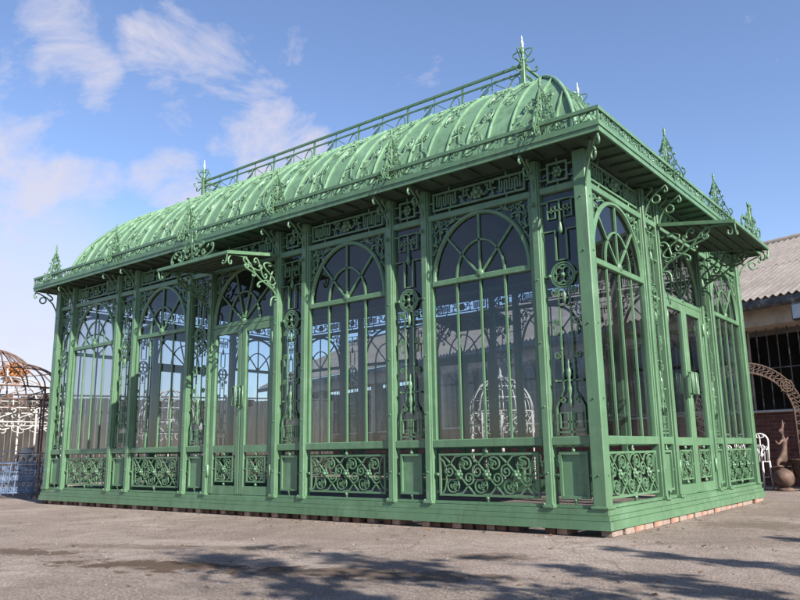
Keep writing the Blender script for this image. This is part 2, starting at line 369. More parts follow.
# --- wall units in local frame: x along the wall, y = 0 wall line, outward = -y
def arch_window(W, zt=ZT, zs=ZS, rail=True, fan=False):
    h = W/2-PW; f = MB(); g = MB(); sc = (MB(), MB())
    sr = MB(); hr = MB()
    if not fan:
        sr.bbox(-h, h, -.034, .03, zs-.038, zs+.038)                        # sill rail
        for sx in (-1, 1):
            a, b = sorted((sx*h, sx*(h-.036))); f.box(a, b, -.024, .022, zs+.038, ZH-.03)
    hr.bbox(-h, h, -.034, .03, ZH-.032, ZH+.032)                            # header rail
    ho = h-.036 if not fan else h
    f.bbox(-ho, ho, -.03, .024, zt-.028, zt+.028)                          # transom
    rx, ry = ho-.004, ZH-.034-zt-.02; zc = zt+.02
    f.tube([(u, -.008, w) for u, w in arc(0, zc, rx-.014, ry-.01, 0, pi, 32)], .024, 6, smooth=False)
    f.tube([(u, -.006, w) for u, w in arc(0, zc, rx*.49, ry*.55, 0, pi, 22)], .013, 4)
    for a in (pi/4, pi/2, 3*pi/4) if not fan else (pi/5, 2*pi/5, 3*pi/5, 4*pi/5):
        f.tube([(0, -.006, zc), (cos(a)*(rx-.02), -.006, zc+sin(a)*(ry-.02))], .013, 4)
    f.lathe([(.05, 0), (.04, .02), (.001, .025)], (0, -.012, zc+.012), 10, ax='y')
    if not fan:
        for u in (-rx*.49, 0, rx*.49):
            f.tube([(u, -.006, zs+.036), (u, -.006, zt-.026)], .0135, 4)
    # spandrel scrolls
    def sp(du, dw, hh, turn, head, kind='S', mirror=False):
        p = scroll((h-.04-du, ZH-.036-dw), head, hh, turn, kind, mirror=mirror)
        p = [(min(u, h-.012), min(w, ZH-.035)) for u, w in p]
        flatw(sc[0], [p], .0085, -.008); flatw(sc[1], [mir(p)], .0085, -.008)
    sp(.10, .085, .17, 5.2, radians(-45))
    sp(.045, .19, .12, 5, radians(-80), 'C')
    sp(.20, .045, .12, 5, radians(170), 'C', True)
    sp(.03, .31, .08, 4.5, radians(-85), 'S')
    sp(.31, .03, .08, 4.5, radians(175), 'S')
    sp(.06, .06, .09, 4.8, radians(-45), 'C'); sp(.14, .10, .10, 5.2, radians(10), 'S'); sp(.10, .16, .10, 5.2, radians(-100), 'S'); sp(.02, .13, .07, 4.6, radians(80), 'C'); sp(.13, .02, .07, 4.6, radians(0), 'C', True); sp(.25, .05, .09, 5, radians(-20), 'C'); sp(.04, .26, .09, 5, radians(-70), 'C', True)
    for du, dw in ((.05, .05), (.12, .13), (.03, .25), (.25, .025)):
        for sx in (1, -1): sc[sx < 0].ball((sx*(h-.04-du), -.012, ZH-.04-dw), .02, 5, (1, .5, 1))
    zb = zs+.03 if not fan else zt+.01
    pane(g, -h+.002, h-.002, .007, zb, ZH-.01)
    return tree('fanlight' if fan else 'arched_window', f, GREEN, (tree('glass_pane', g, GLASS), tree('corner_scrollwork', sc[0], GREEN), tree('corner_scrollwork', sc[1], GREEN), tree('header_rail', hr, GREEN))+(() if fan else (tree('sill_rail', sr, GREEN),)))

def lower_panel(W, kind='W'):
    h = W/2-PW; f = MB(); sc = MB()
    z0, z1 = ZP, ZS-.04
    f.box(-h, h, -.03, .02, z0, z0+.025)
    a, b, c, d = -h+.06, h-.06, z0+.07, z1-.055
    hollow(f, a, b, c, d, .02, -.022, -.002)
    f.tube([(0, -.012, d), (0, -.012, z1+.005)], .012, 5); f.tube([(0, -.012, c), (0, -.012, z0+.02)], .012, 5)
    for z in (c, d): f.ball((0, -.014, z+(.012 if z == d else -.012)), .02, 5)
    for sx in (-1, 1):
        f.tube([(sx*(b-.005), -.012, (c+d)/2), (sx*(h+.005), -.012, (c+d)/2)], .011, 5)
        f.ball((sx*(b+.018), -.012, (c+d)/2), .019, 5)
    w = (b-a)/2-.02; hh = (d-c)/2-.02; zc = (c+d)/2
    P = []
    for k in (-1, 0, 1):
        u = k*w*.60; a_ = w*.29; b_ = hh
        P.append([(u-a_*1.15, zc+b_), (u-a_*.45, zc+b_*.42), (u, zc), (u+a_*.45, zc-b_*.42), (u+a_*1.15, zc-b_)])
        R = min(a_*.50, b_*.42)
        P.append([(u, zc)]+[(u+a_*.10, zc+b_*.25)]+spiral(u+a_*.52, zc+b_*.55, R, 1.6, pi, -1))
        P.append([(u, zc)]+[(u-a_*.10, zc-b_*.25)]+spiral(u-a_*.52, zc-b_*.55, R, 1.6, 0, -1))
        P.append(spiral(u-a_*.72, zc+b_*.18, R*.8, 1.5, pi/2, 1)); P.append(spiral(u+a_*.72, zc-b_*.18, R*.8, 1.5, -pi/2, 1))
        P.append([(u-a_*.72, zc+b_*.18+R*.8), (u-a_*.25, zc+b_*.95), (u+a_*.3, zc+b_)]); P.append([(u+a_*.72, zc-b_*.18-R*.8), (u+a_*.25, zc-b_*.95), (u-a_*.3, zc-b_)])
        P.append(spiral(u-a_*.2, zc-b_*.62, R*.55, 1.4, pi/2, 1)); P.append(spiral(u+a_*.2, zc+b_*.62, R*.55, 1.4, -pi/2, 1))
    P = [[(max(-w-.01, min(w+.01, u)), max(zc-hh-.01, min(zc+hh+.01, q))) for u, q in p] for p in P]
    P.append(arc(-w, zc-hh*.1, .001+w*.12, hh*.9, -pi*.5, pi*.5, 14)); P.append(arc(w, zc+hh*.1, w*.12, hh*.9, pi*.5, pi*1.5, 14))
    flatw(sc, P, .0088, -.013)
    for k in (-1, 0, 1): rosette(sc, k*w*.60, zc, .05, -.02)
    return tree('scroll_panel', f, GREEN, (tree('scrollwork', sc, GREEN),))

def narrow_lower(W):
    h = W/2-PW; f = MB(); z0, z1 = ZP, ZS-.04; p = MB()
    f.box(-h, h, -.03, .02, z0, z0+.025)
    a, b, c, d = -h+.055, h-.055, z0+.075, z1-.055
    hollow(f, a, b, c, d, .022, -.030, .0)
    p.box(a+.02, b-.02, -.008, .002, c+.02, d-.02)
    f.tube([(0, -.012, d), (0, -.012, z1+.005)], .012, 5); f.tube([(0, -.012, c), (0, -.012, z0+.02)], .012, 5)
    for z in (c-.012, d+.012): f.ball((0, -.014, z), .02, 5)
    for sx in (-1, 1):
        f.tube([(sx*(b-.005), -.012, (c+d)/2), (sx*(h+.005), -.012, (c+d)/2)], .011, 5); f.ball((sx*(b+.016), -.012, (c+d)/2), .018, 5)
        flatw(f, [scroll((sx*(h-.022), (c+d)/2+.1), pi/2, .05, 4, 'S', mirror=sx > 0)], .006, 0)
    return tree('blank_panel', f, GREEN, (tree('infill_sheet', p, GREEN),))

def pilaster(W):
    h = W/2-PW; f = MB(); sc = MB(); g = MB(); k = h/.19
    hr = MB(); f.bbox(-h, h, -.034, .03, ZS-.038, ZS+.038); hr.bbox(-h, h, -.034, .03, ZH-.032, ZH+.032)
    P = []
    q = .055*k
    # top greek key
    zt = 2.93
    P += [[(-.0, zt), (-.0, zt-.20)], [(-2*q, zt-.10), (2*q, zt-.10)]]
    for s in (-1, 1): P.append([(s*.2*q, zt), (s*2.2*q, zt), (s*2.2*q, zt-.17), (s*.8*q, zt-.17), (s*.8*q, zt-.06), (s*1.5*q, zt-.06), (s*1.5*q, zt-.12)])
    P += [[(s*h, zt-.01), (s*2.2*q, zt-.01)] for s in (-1, 1)]
    # fork
    for s in (-1, 1): P.append([(s*h, 2.64), (s*q, 2.64), (s*q, 2.36), (0, 2.36)])
    # ring with quatrefoil
    P.append(arc(0, 2.22, 2.1*q, .115, 0, 2*pi, 26))
    for a in range(4): P.append(arc(cos(a*pi/2+pi/4)*.05, 2.22+sin(a*pi/2+pi/4)*.05, .036, .036, 0, 2*pi, 10))
    P += [[(s*h, 2.22), (s*2.1*q, 2.22)] for s in (-1, 1)]
    # block and twin bars
    P.append([(-q, 2.10), (q, 2.10), (q, 1.94), (-q, 1.94), (-q, 2.10)])
    for s in (-1, 1):
        P.append([(s*q, 1.95), (s*q, 1.18), (s*2.4*q, 1.04), (s*2.4*q, .80)])
        P.append(scroll((s*2.0*q, 1.72), pi/2, .07, 5, 'S', mirror=s > 0))
    for s in (-1, 1):
        for zz in (1.80, 1.50): P.append([(s*u, w) for u, w in spiral(1.75*q, zz, .034, 1.3, pi, 1, 16)])
        P.append([(s*u, w) for u, w in spiral(1.85*q, 2.07, .034, 1.3, pi/2, 1, 16)]); P.append([(s*u, w) for u, w in spiral(1.3*q, 1.10, .032, 1.3, 0, 1, 16)])
    P.append(arc(0, 2.22, 1.75*q, .092, 0, 2*pi, 24))
    P.append([(-2.2*q, 1.27), (2.2*q, 1.27)])
    # bottom key
    for s in (-1, 1): P.append([(0, .91), (s*.5*q, .91), (s*.5*q, .99), (s*1.9*q, .99), (s*1.9*q, .86), (s*.5*q, .86), (s*.5*q, .92)])
    P.append([(0, 1.0), (0, .79)])
    P.append([(-2.4*q, .825), (2.4*q, .825)])
    flatw(sc, P, .0098, -.014)
    sc.lathe([(.002, 1.46), (.012, 1.42), (.006, 1.39), (.022, 1.36), (.026, 1.33), (.012, 1.29), (.02, 1.27), (.012, 1.25), (.024, 1.20), (.02, 1.16), (.008, 1.12), (.016, 1.09), (.002, 1.03)], (0, -.014, 0), 8)
    sc.lathe([(.002, 2.73), (.014, 2.70), (.024, 2.64), (.02, 2.62), (.002, 2.6)], (0, -.014, 0), 8)
    sc.lathe([(.002, 2.08), (.016, 2.05), (.022, 2.01), (.01, 1.97), (.002, 1.95)], (0, -.014, 0), 8)
    for s in (-1, 1):
        sc.ball((s*(2.1*q+.015), -.014, 2.22), .02, 5); sc.ball((s*2.3*q, -.014, 1.27), .013, 5)
        sc.ball((s*q, -.014, 1.55), .014, 5)
    sc.ball((0, -.018, 2.22), .02, 6)
    pane(g, -h+.002, h-.002, .008, ZS+.03, ZH-.01)
    return tree('pilaster_grille', sc, GREEN, (tree('sill_rail', f, GREEN), tree('header_rail', hr, GREEN), tree('glass_pane', g, GLASS)))

def frieze(W, narrow=False):
    h = W/2-PW; f = MB(); z0, z1 = 3.105, 3.295; g = MB()
    pane(g, -h+.001, h-.001, .014, ZH+.03, ZE+.01)
    if narrow:
        a = .105; hollow(f, -a, a, z0, z1, .018, -.024, -.004); rosette(f, 0, (z0+z1)/2, .06, -.016)
        flatw(f, [[(0, z0), (0, z0+.03)], [(0, z1), (0, z1-.03)], [(-a, (z0+z1)/2), (-a+.04, (z0+z1)/2)], [(a, (z0+z1)/2), (a-.04, (z0+z1)/2)]], .008, -.014)
        f.tube([(0, -.014, ZH+.03), (0, -.014, z0)], .01, 5); f.tube([(0, -.014, ZE), (0, -.014, z1)], .01, 5)
        for s in (-1, 1): flatw(f, [[(s*h, z1-.04), (s*a, z1-.04)], [(s*h, z0+.04), (s*a, z0+.04)]], .009, -.014)
    else:
        a = h-.06; zm = (z0+z1)/2
        hollow(f, -a, a, z0, z1, .018, -.024, -.004); rosette(f, 0, zm, .075, -.016)
        P = []
        for s in (-1, 1):
            P.append(scroll((s*.17, zm), radians(90+s*20), .13, 5, 'S', mirror=s > 0)); P.append(scroll((s*.11, zm), radians(90-s*30), .09, 4.5, 'C', mirror=s < 0))
            P.append([(s*.10, zm), (s*.22, zm)])
            for i in range(5):
                u = s*(.26+i*(a-.30)/4.2)
                P.append([(u, z0+(.0 if i % 2 else .045)), (u, z1-(.045 if i % 2 else .0))])
                if i < 4:
                    u2 = s*(.26+(i+1)*(a-.30)/4.2); zz = z1-.045 if i % 2 else z0+.045
                    P.append([(u, zz), (u+(u2-u)*.5, zz)])
                    P.append([(u+(u2-u)*.5, z0+.045), (u+(u2-u)*.5, z1-.045)])
            f.tube([(s*a*.62, -.014, ZH+.03), (s*a*.62, -.014, z0)], .011, 5); f.tube([(s*a*.62, -.014, ZE), (s*a*.62, -.014, z1)], .011, 5)
            P.append([(s*h, zm), (s*a, zm)])
        flatw(f, P, .0095, -.014)
    return tree('frieze_grille', f, GREEN, (tree('glass_pane', g, GLASS),))

def door_leaf(W, s):
    """one leaf: hinge side at s*(W/2-PW), meeting at 0"""
    h = W/2-PW; x0, x1 = sorted((s*.004, s*(h-.006))); z0, z1 = ZP+.012, 2.262
    f = MB(); g = MB(); sc = MB(); hd = MB(); hg = [MB(), MB()]; fr = MB()
    f.bbox(x0, x0+.075, -.032, .018, z0, z1); f.bbox(x1-.075, x1, -.032, .018, z0, z1)
    f.box(x0+.075, x1-.075, -.029, .015, z1-.085, z1); f.box(x0+.075, x1-.075, -.029, .015, ZS-.05, ZS+.035); f.box(x0+.075, x1-.075, -.029, .015, z0, z0+.10)
    pane(g, x0+.07, x1-.07, -.005, ZS+.03, z1-.08)
    a, b, c, d = x0+.075+.045, x1-.075-.045, z0+.145, ZS-.095; uc, zc = (a+b)/2, (c+d)/2
    hollow(fr, a, b, c, d, .018, -.026, -.006)
    for zz, ze in ((d, ZS-.045), (c, z0+.095)): fr.tube([(uc, -.014, zz), (uc, -.014, ze)], .012, 5); fr.ball((uc, -.016, (zz+ze)/2), .02, 5)
    for uu, ue in ((a, x0+.07), (b, x1-.07)): fr.tube([(uu, -.014, zc), (ue, -.014, zc)], .011, 5)
    w, hh = (b-a)/2-.02, (d-c)/2-.02
    P = [[(uc-w, zc+hh), (uc+w, zc-hh)]]
    for sg in (-1, 1):
        P.append([(uc, zc), (uc+sg*w*.15, zc+sg*hh*.2)]+[(uc+sg*(x_), zc+sg*y_) for x_, y_ in spiral(w*.5, hh*.5, w*.42, 1.6, pi, -1)])
        P.append([(uc+sg*x_, zc+sg*y_) for x_, y_ in spiral(-w*.55, hh*.12, w*.36, 1.5, pi/2, 1)])
        P.append([(uc+sg*x_, zc+sg*y_) for x_, y_ in spiral(w*.1, hh*.78, w*.26, 1.4, -pi/2, 1)])
        P.append([(uc+sg*x_, zc+sg*y_) for x_, y_ in spiral(w*.75, -hh*.3, w*.22, 1.4, pi, 1)])
        P.append([(uc-sg*w, zc+sg*hh*.1), (uc-sg*w*.9, zc+sg*hh*.6), (uc-sg*w*.4, zc+sg*hh)])
    P = [[(max(a+.012, min(b-.012, u)), max(c+.012, min(d-.012, q))) for u, q in p] for p in P]
    flatw(sc, P, .0088, -.014); rosette(sc, uc, zc, .045, -.02)
    hx = s*.045; z = 1.26
    hd.box(hx-.016, hx+.016, -.04, -.032, z-.02, z+.26)
    xx = hx+s*.052
    hd.tube([(hx, -.036, z), (hx, -.085, z), (hx, -.085, z+.23), (hx, -.036, z+.23)], .0135, 5)
    hd.tube([(hx, -.085, z), (xx, -.085, z), (xx, -.085, z+.23), (hx, -.085, z+.23)], .0115, 5)
    for hg_, zz in zip(hg, (.42, 1.98)):
        u = s*(h-.012); hg_.bbox(min(u, u+s*.03)-.008, max(u, u+s*.03)+.008, -.046, -.034, zz, zz+.13, .003); hg_.tube([(u, -.05, zz-.005), (u, -.05, zz+.135)], .012, 6)
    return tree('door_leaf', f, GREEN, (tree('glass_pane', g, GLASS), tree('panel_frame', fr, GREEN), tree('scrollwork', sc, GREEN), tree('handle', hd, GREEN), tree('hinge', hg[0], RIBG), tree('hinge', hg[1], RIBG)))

def threshold(W):
    f = MB(); h = W/2-PW; f.box(-h, h, -.03, .03, ZP-.01, ZP+.006); return tree('threshold', f, GREEN)

def post():
    f = MB(); ft = MB(); br = MB()
    f.bbox(-PW+.012, PW-.012, -.060, -.030, ZP, ZE-.004, .004); f.bbox(-PW, PW, -.038, .045, ZP, ZE-.002, .005)
    ft.bbox(-.055, .055, -.082, .02, ZP-.004, ZP+.022, .004)
    for s in (-1, 1): ft.lathe([(.012, 0), (.012, .012), (.004, .016)], (s*.04, -.07, ZP+.02), 6)
    for z in (.48, 1.05, 1.62, 2.2, 2.75):
        f.ball((0, -.061, z), .009, 5)
    P = []
    # bracket in the y-z plane: u = outward distance
    P.append([(.04, 2.93), (.05, 3.02), (.09, 3.14), (.16, 3.24), (.24, 3.30), (OV-.03, 3.33)])
    P.append(scroll((.12, 3.28), radians(40), .11, 4.5, 'S'))
    P.append(arc(.19, 3.20, .042, .042, 0, 2*pi, 16))
    P.append(scroll((OV-.035, 3.335), radians(-60), .13, 5.2, '1', mirror=True))
    P.append(scroll((.05, 2.95), radians(-70), .11, 4.6, '1'))
    for p in P: br.tube([(0, -u, w) for u, w in p], .0115, 5)
    return tree('post', f, GREEN, (tree('post_foot', ft, GREEN), tree('eave_bracket', br, GREEN)))
def corner_post():
    f = MB(); ft = MB(); br = MB(); a = .062
    f.bbox(-a, a, -a, a, ZP, ZE-.004, .008)
    ft.bbox(-.078, .078, -.078, .078, ZP-.003, ZP+.02, .004)
    for s in (-1, 1):
        for z in (.46, 1.1, 1.75, 2.4, 2.9):
            f.ball((s*.0, -a, z), .010, 5); f.ball((a, 0, z), .010, 5); f.ball((-a, 0, z), .010, 5); f.ball((0, a, z), .010, 5)
    d = .7071                                                            # diagonal eave bracket, built towards (+,-) and spun with the corner
    P = [[(.06, 2.92), (.08, 3.02), (.14, 3.14), (.24, 3.24), (.36, 3.31), (OV*1.30, 3.33)], scroll((.2, 3.28), radians(35), .13, 4.5, 'S'),
         arc(.30, 3.20, .05, .05, 0, 2*pi, 16), scroll((OV*1.28, 3.335), radians(-60), .15, 5.2, '1', mirror=True)]
    for p in P: br.tube([(u*d, -u*d, w) for u, w in p], .0125, 5)
    return tree('corner_post', f, GREEN, (tree('post_foot', ft, GREEN), tree('eave_bracket', br, GREEN)))

def ornament():
    """open scrolled finial standing on the eave, the same scrolls crossed at right angles"""
    f = MB(); P = []
    f.tube([(0, 0, 0), (0, 0, .56)], .010, 5)
    f.lathe([(.002, .615), (.010, .58), (.018, .56), (.008, .54), (.016, .52), (.006, .49)], (0, 0, 0), 7)
    for sg in (-1, 1):
        P.append([(sg*.19, 0), (sg*.185, .05), (sg*.15, .12), (sg*.11, .20), (sg*.08, .29), (sg*.06, .37), (sg*.03, .45), (0, .50)])
        for cx, cz, R, a0, dr in ((.125, .06, .052, pi/2, 1), (.06, .13, .05, -pi/2, -1), (.10, .19, .038, pi, 1), (.045, .25, .040, -pi/2, -1), (.055, .34, .03, 0, 1), (.025, .41, .024, -pi/2, -1)):
            P.append([(sg*u, w) for u, w in spiral(cx, cz, R, 1.35, a0, dr, 18)])
        P.append([(sg*.19, .02), (sg*.22, .05), (sg*.215, .09), (sg*.195, .10)])
        f.ball((sg*.195, 0, .105), .014, 5); f.ball((sg*.105, 0, .285), .013, 5); f.ball((sg*.075, 0, .40), .011, 5)
        f.ball((0, sg*.16, .105), .014, 5); f.ball((0, sg*.09, .285), .013, 5)
    flatw(f, P, .0085, 0, 4)
    for p in P: f.tube([(0, u*.82, w) for u, w in p], .0085, 4)
    return tree('eave_finial', f, GREEN)

def awning(W, dep=.83):
    h = W/2+.03; f = MB(); zi, zo = 3.055, 2.935; sl = (zo-zi)/dep
    def z(y): return zi+sl*(-y)
    y0, y1 = -.065, -dep
    th = .012
    f.add([(-h, y0, z(y0)), (h, y0, z(y0)), (h, y1, z(y1)), (-h, y1, z(y1)), (-h, y0, z(y0)-th), (h, y0, z(y0)-th), (h, y1, z(y1)-th), (-h, y1, z(y1)-th)],
          [(0, 3, 2, 1), (4, 5, 6, 7), (0, 1, 5, 4), (1, 2, 6, 5), (2, 3, 7, 6), (3, 0, 4, 7)])
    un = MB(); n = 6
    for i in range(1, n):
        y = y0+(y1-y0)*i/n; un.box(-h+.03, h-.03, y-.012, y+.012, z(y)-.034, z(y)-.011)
    un.add([(-h+.012, y0-.002, z(y0)-th-.003), (h-.012, y0-.002, z(y0)-th-.003), (h-.012, y1+.012, z(y1)-th-.003), (-h+.012, y1+.012, z(y1)-th-.003)], [(0, 1, 2, 3)])  # dark sheet over the slats, awning shade put into its colour
    f.box(-h-.012, h+.012, y1-.012, y1+.012, z(y1)-.026, z(y1)+.010)
    for s in (-1, 1):
        x0, x1 = sorted((s*(h-.014), s*(h+.014)))
        f.add([(x, y, z(y)+dz) for x in (x0, x1) for (y, dz) in ((y0, -.026), (y1+.012, -.026), (y1+.012, .012), (y0, .012))], [(0, 1, 2, 3), (7, 6, 5, 4), (0, 4, 5, 1), (1, 5, 6, 2), (2, 6, 7, 3), (3, 7, 4, 0)])
    br = (MB(), MB()); dp = (MB(), MB())
    P = [[(.045, 2.47), (.07, 2.55), (.13, 2.61), (.22, 2.65), (.32, 2.70), (.40, 2.76), (.48, 2.86), (.54, 2.91)],
         fit(scroll((0, 0), radians(90), .2, 5.4, '1'), .05, .15, 2.40, 2.52), fit(scroll((0, 0), 0, .2, 5.6, 'C', mirror=True), .50, .80, 2.80, 2.92),
         fit(scroll((0, 0), radians(60), .2, 5.6, 'S'), .08, .27, 2.66, 2.92), fit(scroll((0, 0), radians(60), .2, 5.6, 'S', mirror=True), .22, .42, 2.72, 2.94),
         fit(scroll((0, 0), radians(15), .2, 5.6, 'C'), .30, .58, 2.80, 2.93), fit(scroll((0, 0), radians(100), .2, 5.4, 'C'), .06, .17, 2.62, 2.84),
         fit(scroll((0, 0), radians(-20), .2, 5.4, 'C', mirror=True), .17, .36, 2.60, 2.70), fit(scroll((0, 0), radians(30), .2, 5.2, 'S'), .40, .56, 2.72, 2.84)]
    for s in (-1, 1):
        for p in P: br[s < 0].tube([(s*(h-.02), -u, w) for u, w in p], .0115, 5)
    cr = MB(); Q = []
    for s in (-1, 1):
        Q.append(fit(scroll((0, 0), radians(75), .2, 4.4, 'S', mirror=s < 0), *sorted((s*.01, s*.10)), .10, .34))
        Q.append(fit(scroll((0, 0), radians(60), .2, 4.8, 'S', mirror=s < 0), *sorted((s*.03, s*.22)), .0, .20))
        Q.append(fit(scroll((0, 0), radians(10), .2, 5, 'C', mirror=s < 0), *sorted((s*.20, s*.40)), .0, .14))
        Q.append(fit(scroll((0, 0), radians(90), .2, 4.4, 'C', mirror=s < 0), *sorted((s*.02, s*.14)), .05, .22))
        dp[s < 0].tube([(s*(h-.004)+s*q[0], y1, zo-.0+q[1]) for q in scroll((0, -.03), radians(-100), .2, 5, '1', mirror=True)], .0105, 5)
        for u, w in ((.16, .12), (.30, .10), (.06, .3), (.1, .03), (.24, .02)): cr.tube([(s*(u-.03), y1, zo+.01+w), (s*u, y1-.006, zo+.02+w), (s*(u+.02), y1, zo+.06+w)], [.004, .016, .003], 5)
    flatw(cr, [[(u, w+zo+.015) for u, w in p] for p in Q], .0105, y1)
    cr.tube([(0, y1, zo), (0, y1, zo+.36)], .01, 5)
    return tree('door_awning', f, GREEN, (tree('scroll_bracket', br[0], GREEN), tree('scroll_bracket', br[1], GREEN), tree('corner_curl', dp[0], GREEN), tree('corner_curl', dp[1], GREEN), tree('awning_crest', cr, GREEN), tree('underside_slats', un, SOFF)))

U = dict(Wf=arch_window(WW), Wr=arch_window(WR), Lf=lower_panel(WW), Lr=lower_panel(WR), Nf=pilaster(NW), Nr=pilaster(NR), Kf=narrow_lower(NW), Kr=narrow_lower(NR),
         Ff=frieze(WW), Fr=frieze(WR), Gf=frieze(NW, True), Gr=frieze(NR, True), Fd=frieze(DW), Fe=frieze(DR),
         fanf=arch_window(DW, 2.292, fan=True), fanr=arch_window(DR, 2.292, fan=True),
         df=[door_leaf(DW, -1), door_leaf(DW, 1)], dr=[door_leaf(DR, -1), door_leaf(DR, 1)], tf=threshold(DW), tr=threshold(DR),
         post=post(), corner=corner_post(), orn=ornament(), af=awning(DW), ar=awning(DR))
def side(origin, rz, widths, sfx, outd):
    R = Matrix.Rotation(rz, 4, 'Z')
    def at(u, d=0., z=0.): return Vector(origin)+R @ Vector((u, -d, z))
    u = 0.
    n = len(widths)
    for i, (k, w) in enumerate(widths):
        c = u+w/2
        p = at(c)
        if k == 'W':
            place(U['W'+sfx], GH, p, rz); place(U['L'+sfx], GH, p, rz); place(U['F'+sfx], GH, p, rz)
        elif k == 'N':
            place(U['N'+sfx], GH, p, rz); place(U['K'+sfx], GH, p, rz); place(U['G'+sfx], GH, p, rz)
            place(U['orn'], GH, at(c, .27, ZE2-.01), rz)
        else:
            for lf in U['d'+sfx]: place(lf, GH, p, rz)
            place(U['fan'+sfx], GH, p, rz); place(U['Fd' if sfx == 'f' else 'Fe'], GH, p, rz); place(U['t'+sfx], GH, p, rz)
            place(U['a'+sfx], GH, p, rz)
        if i: place(U['post'], GH, at(u), rz)
        u += w
FRONT = [('N', NW), ('W', WW), ('N', NW), ('W', WW), ('N', NW), ('D', DW), ('N', NW), ('W', WW), ('N', NW), ('W', WW), ('N', NW)]
RIGHT = [('W', WR), ('N', NR), ('D', DR), ('N', NR), ('W', WR)]
side((-L, 0, 0), 0, FRONT, 'f', 0); side((0, 0, 0), pi/2, RIGHT, 'r', 0); side((0, B, 0), pi, FRONT, 'f', 0); side((-L, B, 0), 3*pi/2, RIGHT, 'r', 0)
for (x, y, rz) in ((0, 0, 0), (0, B, pi/2), (-L, B, pi), (-L, 0, 3*pi/2)): place(U['corner'], GH, (x, y, 0), rz)

def rect_ring(mb, o0, o1, z0, z1):
    """solid rectangular ring round the building between offsets o0 (inner) and o1 (outer)"""
    vs = []
    for z in (z0, z1):
        for o in (o0, o1): vs += [(-L-o, -o, z), (o, -o, z), (o, B+o, z), (-L-o, B+o, z)]
    fs = []
    for i in range(4):
        j = (i+1) % 4
        fs += [(4+i, 4+j, 12+j, 12+i), (i, 8+i, 8+j, j), (8+i, 12+i, 12+j, 8+j), (i, j, 4+j, 4+i)]
    mb.add(vs, fs)
pl = MB(); rect_ring(pl, -.05, .092, .022, .092); rect_ring(pl, -.05, .080, .096, .135); rect_ring(pl, -.05, .066, .139, ZP-.005)
rect_ring(pl, -.05, .074, .0915, .0965); rect_ring(pl, -.05, .06, .1345, .1395)
place(tree('plinth', pl, GREEN), GH)
# eave: gutter shelf, fascia, openwork, top rail
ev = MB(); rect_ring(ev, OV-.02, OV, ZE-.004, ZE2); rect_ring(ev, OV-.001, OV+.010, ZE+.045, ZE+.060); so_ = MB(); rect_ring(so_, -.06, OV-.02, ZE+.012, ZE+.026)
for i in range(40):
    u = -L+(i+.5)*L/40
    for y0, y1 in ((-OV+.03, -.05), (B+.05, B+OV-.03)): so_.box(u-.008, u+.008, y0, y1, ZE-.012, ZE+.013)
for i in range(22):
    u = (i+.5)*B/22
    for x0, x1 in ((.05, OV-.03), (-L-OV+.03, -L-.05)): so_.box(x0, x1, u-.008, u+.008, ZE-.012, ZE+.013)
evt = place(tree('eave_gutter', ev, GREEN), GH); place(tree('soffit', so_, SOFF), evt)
pr = MB(); rect_ring(pr, OV-.026, OV+.008, ZTOP-.034, ZTOP); place(tree('parapet_rail', pr, GREEN), evt)
po = MB()
def parapet(origin, rz, ln):
    R = Matrix.Rotation(rz, 4, 'Z'); n = round(ln/.24); d = ln/n
    def pt(u, w): return Vector(origin)+R @ Vector((u, 0, w))
    for i in range(n+1):
        wv = .008 if i % 4 else .012
        po.tube([pt(i*d, ZE2-.002), pt(i*d, ZTOP-.028)], wv, 4)
        if i < n:
            s = 1 if i % 2 else -1
            for p in (fit(scroll((0, 0), radians(45), .2, 4.4, 'S', mirror=s < 0, n=12), i*d+.03, i*d+d-.03, ZE2+.005, ZTOP-.035),
                      fit(scroll((0, 0), radians(90), .2, 4.2, 'C', mirror=s < 0, n=12), i*d+.07, i*d+d-.07, ZE2+.01, ZTOP-.04)):
                po.tube([pt(u, w) for u, w in p], .007, 4)
o_ = OV-.008
parapet((-L-o_, -o_, 0), 0, L+2*o_); parapet((o_, -o_, 0), pi/2, B+2*o_); parapet((o_, B+o_, 0), pi, L+2*o_); parapet((-L-o_, B+o_, 0), 3*pi/2, B+2*o_)
place(tree('parapet_openwork', po, GREEN), evt)

# --- domed roof
RE, RDX, RDY, RZ0, RHT, RN = .05, 1.40, 1.65, 3.50, 1.44, 1.7
NTH = 22
def prof(t):            # t 0..1 from eave to deck: insets (x, y) and height
    th = t*pi/2; c = cos(th)**(2/RN) if cos(th) > 1e-6 else 0.; s_ = sin(th)**(2/RN)
    return RDX-(RDX-RE)*c, RDY-(RDY-RE)*c, RZ0+RHT*s_
rf = MB()
rings = []
for i in range(NTH+1):
    a, b, z = prof(i/NTH); rings.append([(-L+a, b, z), (-a, b, z), (-a, B-b, z), (-L+a, B-b, z)])
for sd in range(4):
    vs = []; fs = []
    for i, r in enumerate(rings): vs += [r[sd], r[(sd+1) % 4]]
    for i in range(NTH): fs.append((2*i, 2*i+1, 2*i+3, 2*i+2))
    rf.add(vs, fs, True)
rf.add(rings[-1], [(0, 1, 2, 3)])
a, b, z = prof(0)
rf.add([(-L+a, b, ZE), (-a, b, ZE), (-a, B-b, ZE), (-L+a, B-b, ZE), *rings[0]], [(i, (i+1) % 4, 4+(i+1) % 4, 4+i) for i in range(4)])
ROOF = place(tree('domed_roof', rf, ROOFG), GH)
ln_ = MB()  # added dark inner skin, shade below the dome put into its colour
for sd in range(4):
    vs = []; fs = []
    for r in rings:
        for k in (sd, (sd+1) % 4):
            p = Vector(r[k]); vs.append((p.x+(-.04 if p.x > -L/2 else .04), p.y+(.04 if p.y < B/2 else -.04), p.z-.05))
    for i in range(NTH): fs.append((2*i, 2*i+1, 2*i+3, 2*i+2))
    ln_.add(vs, fs, True)
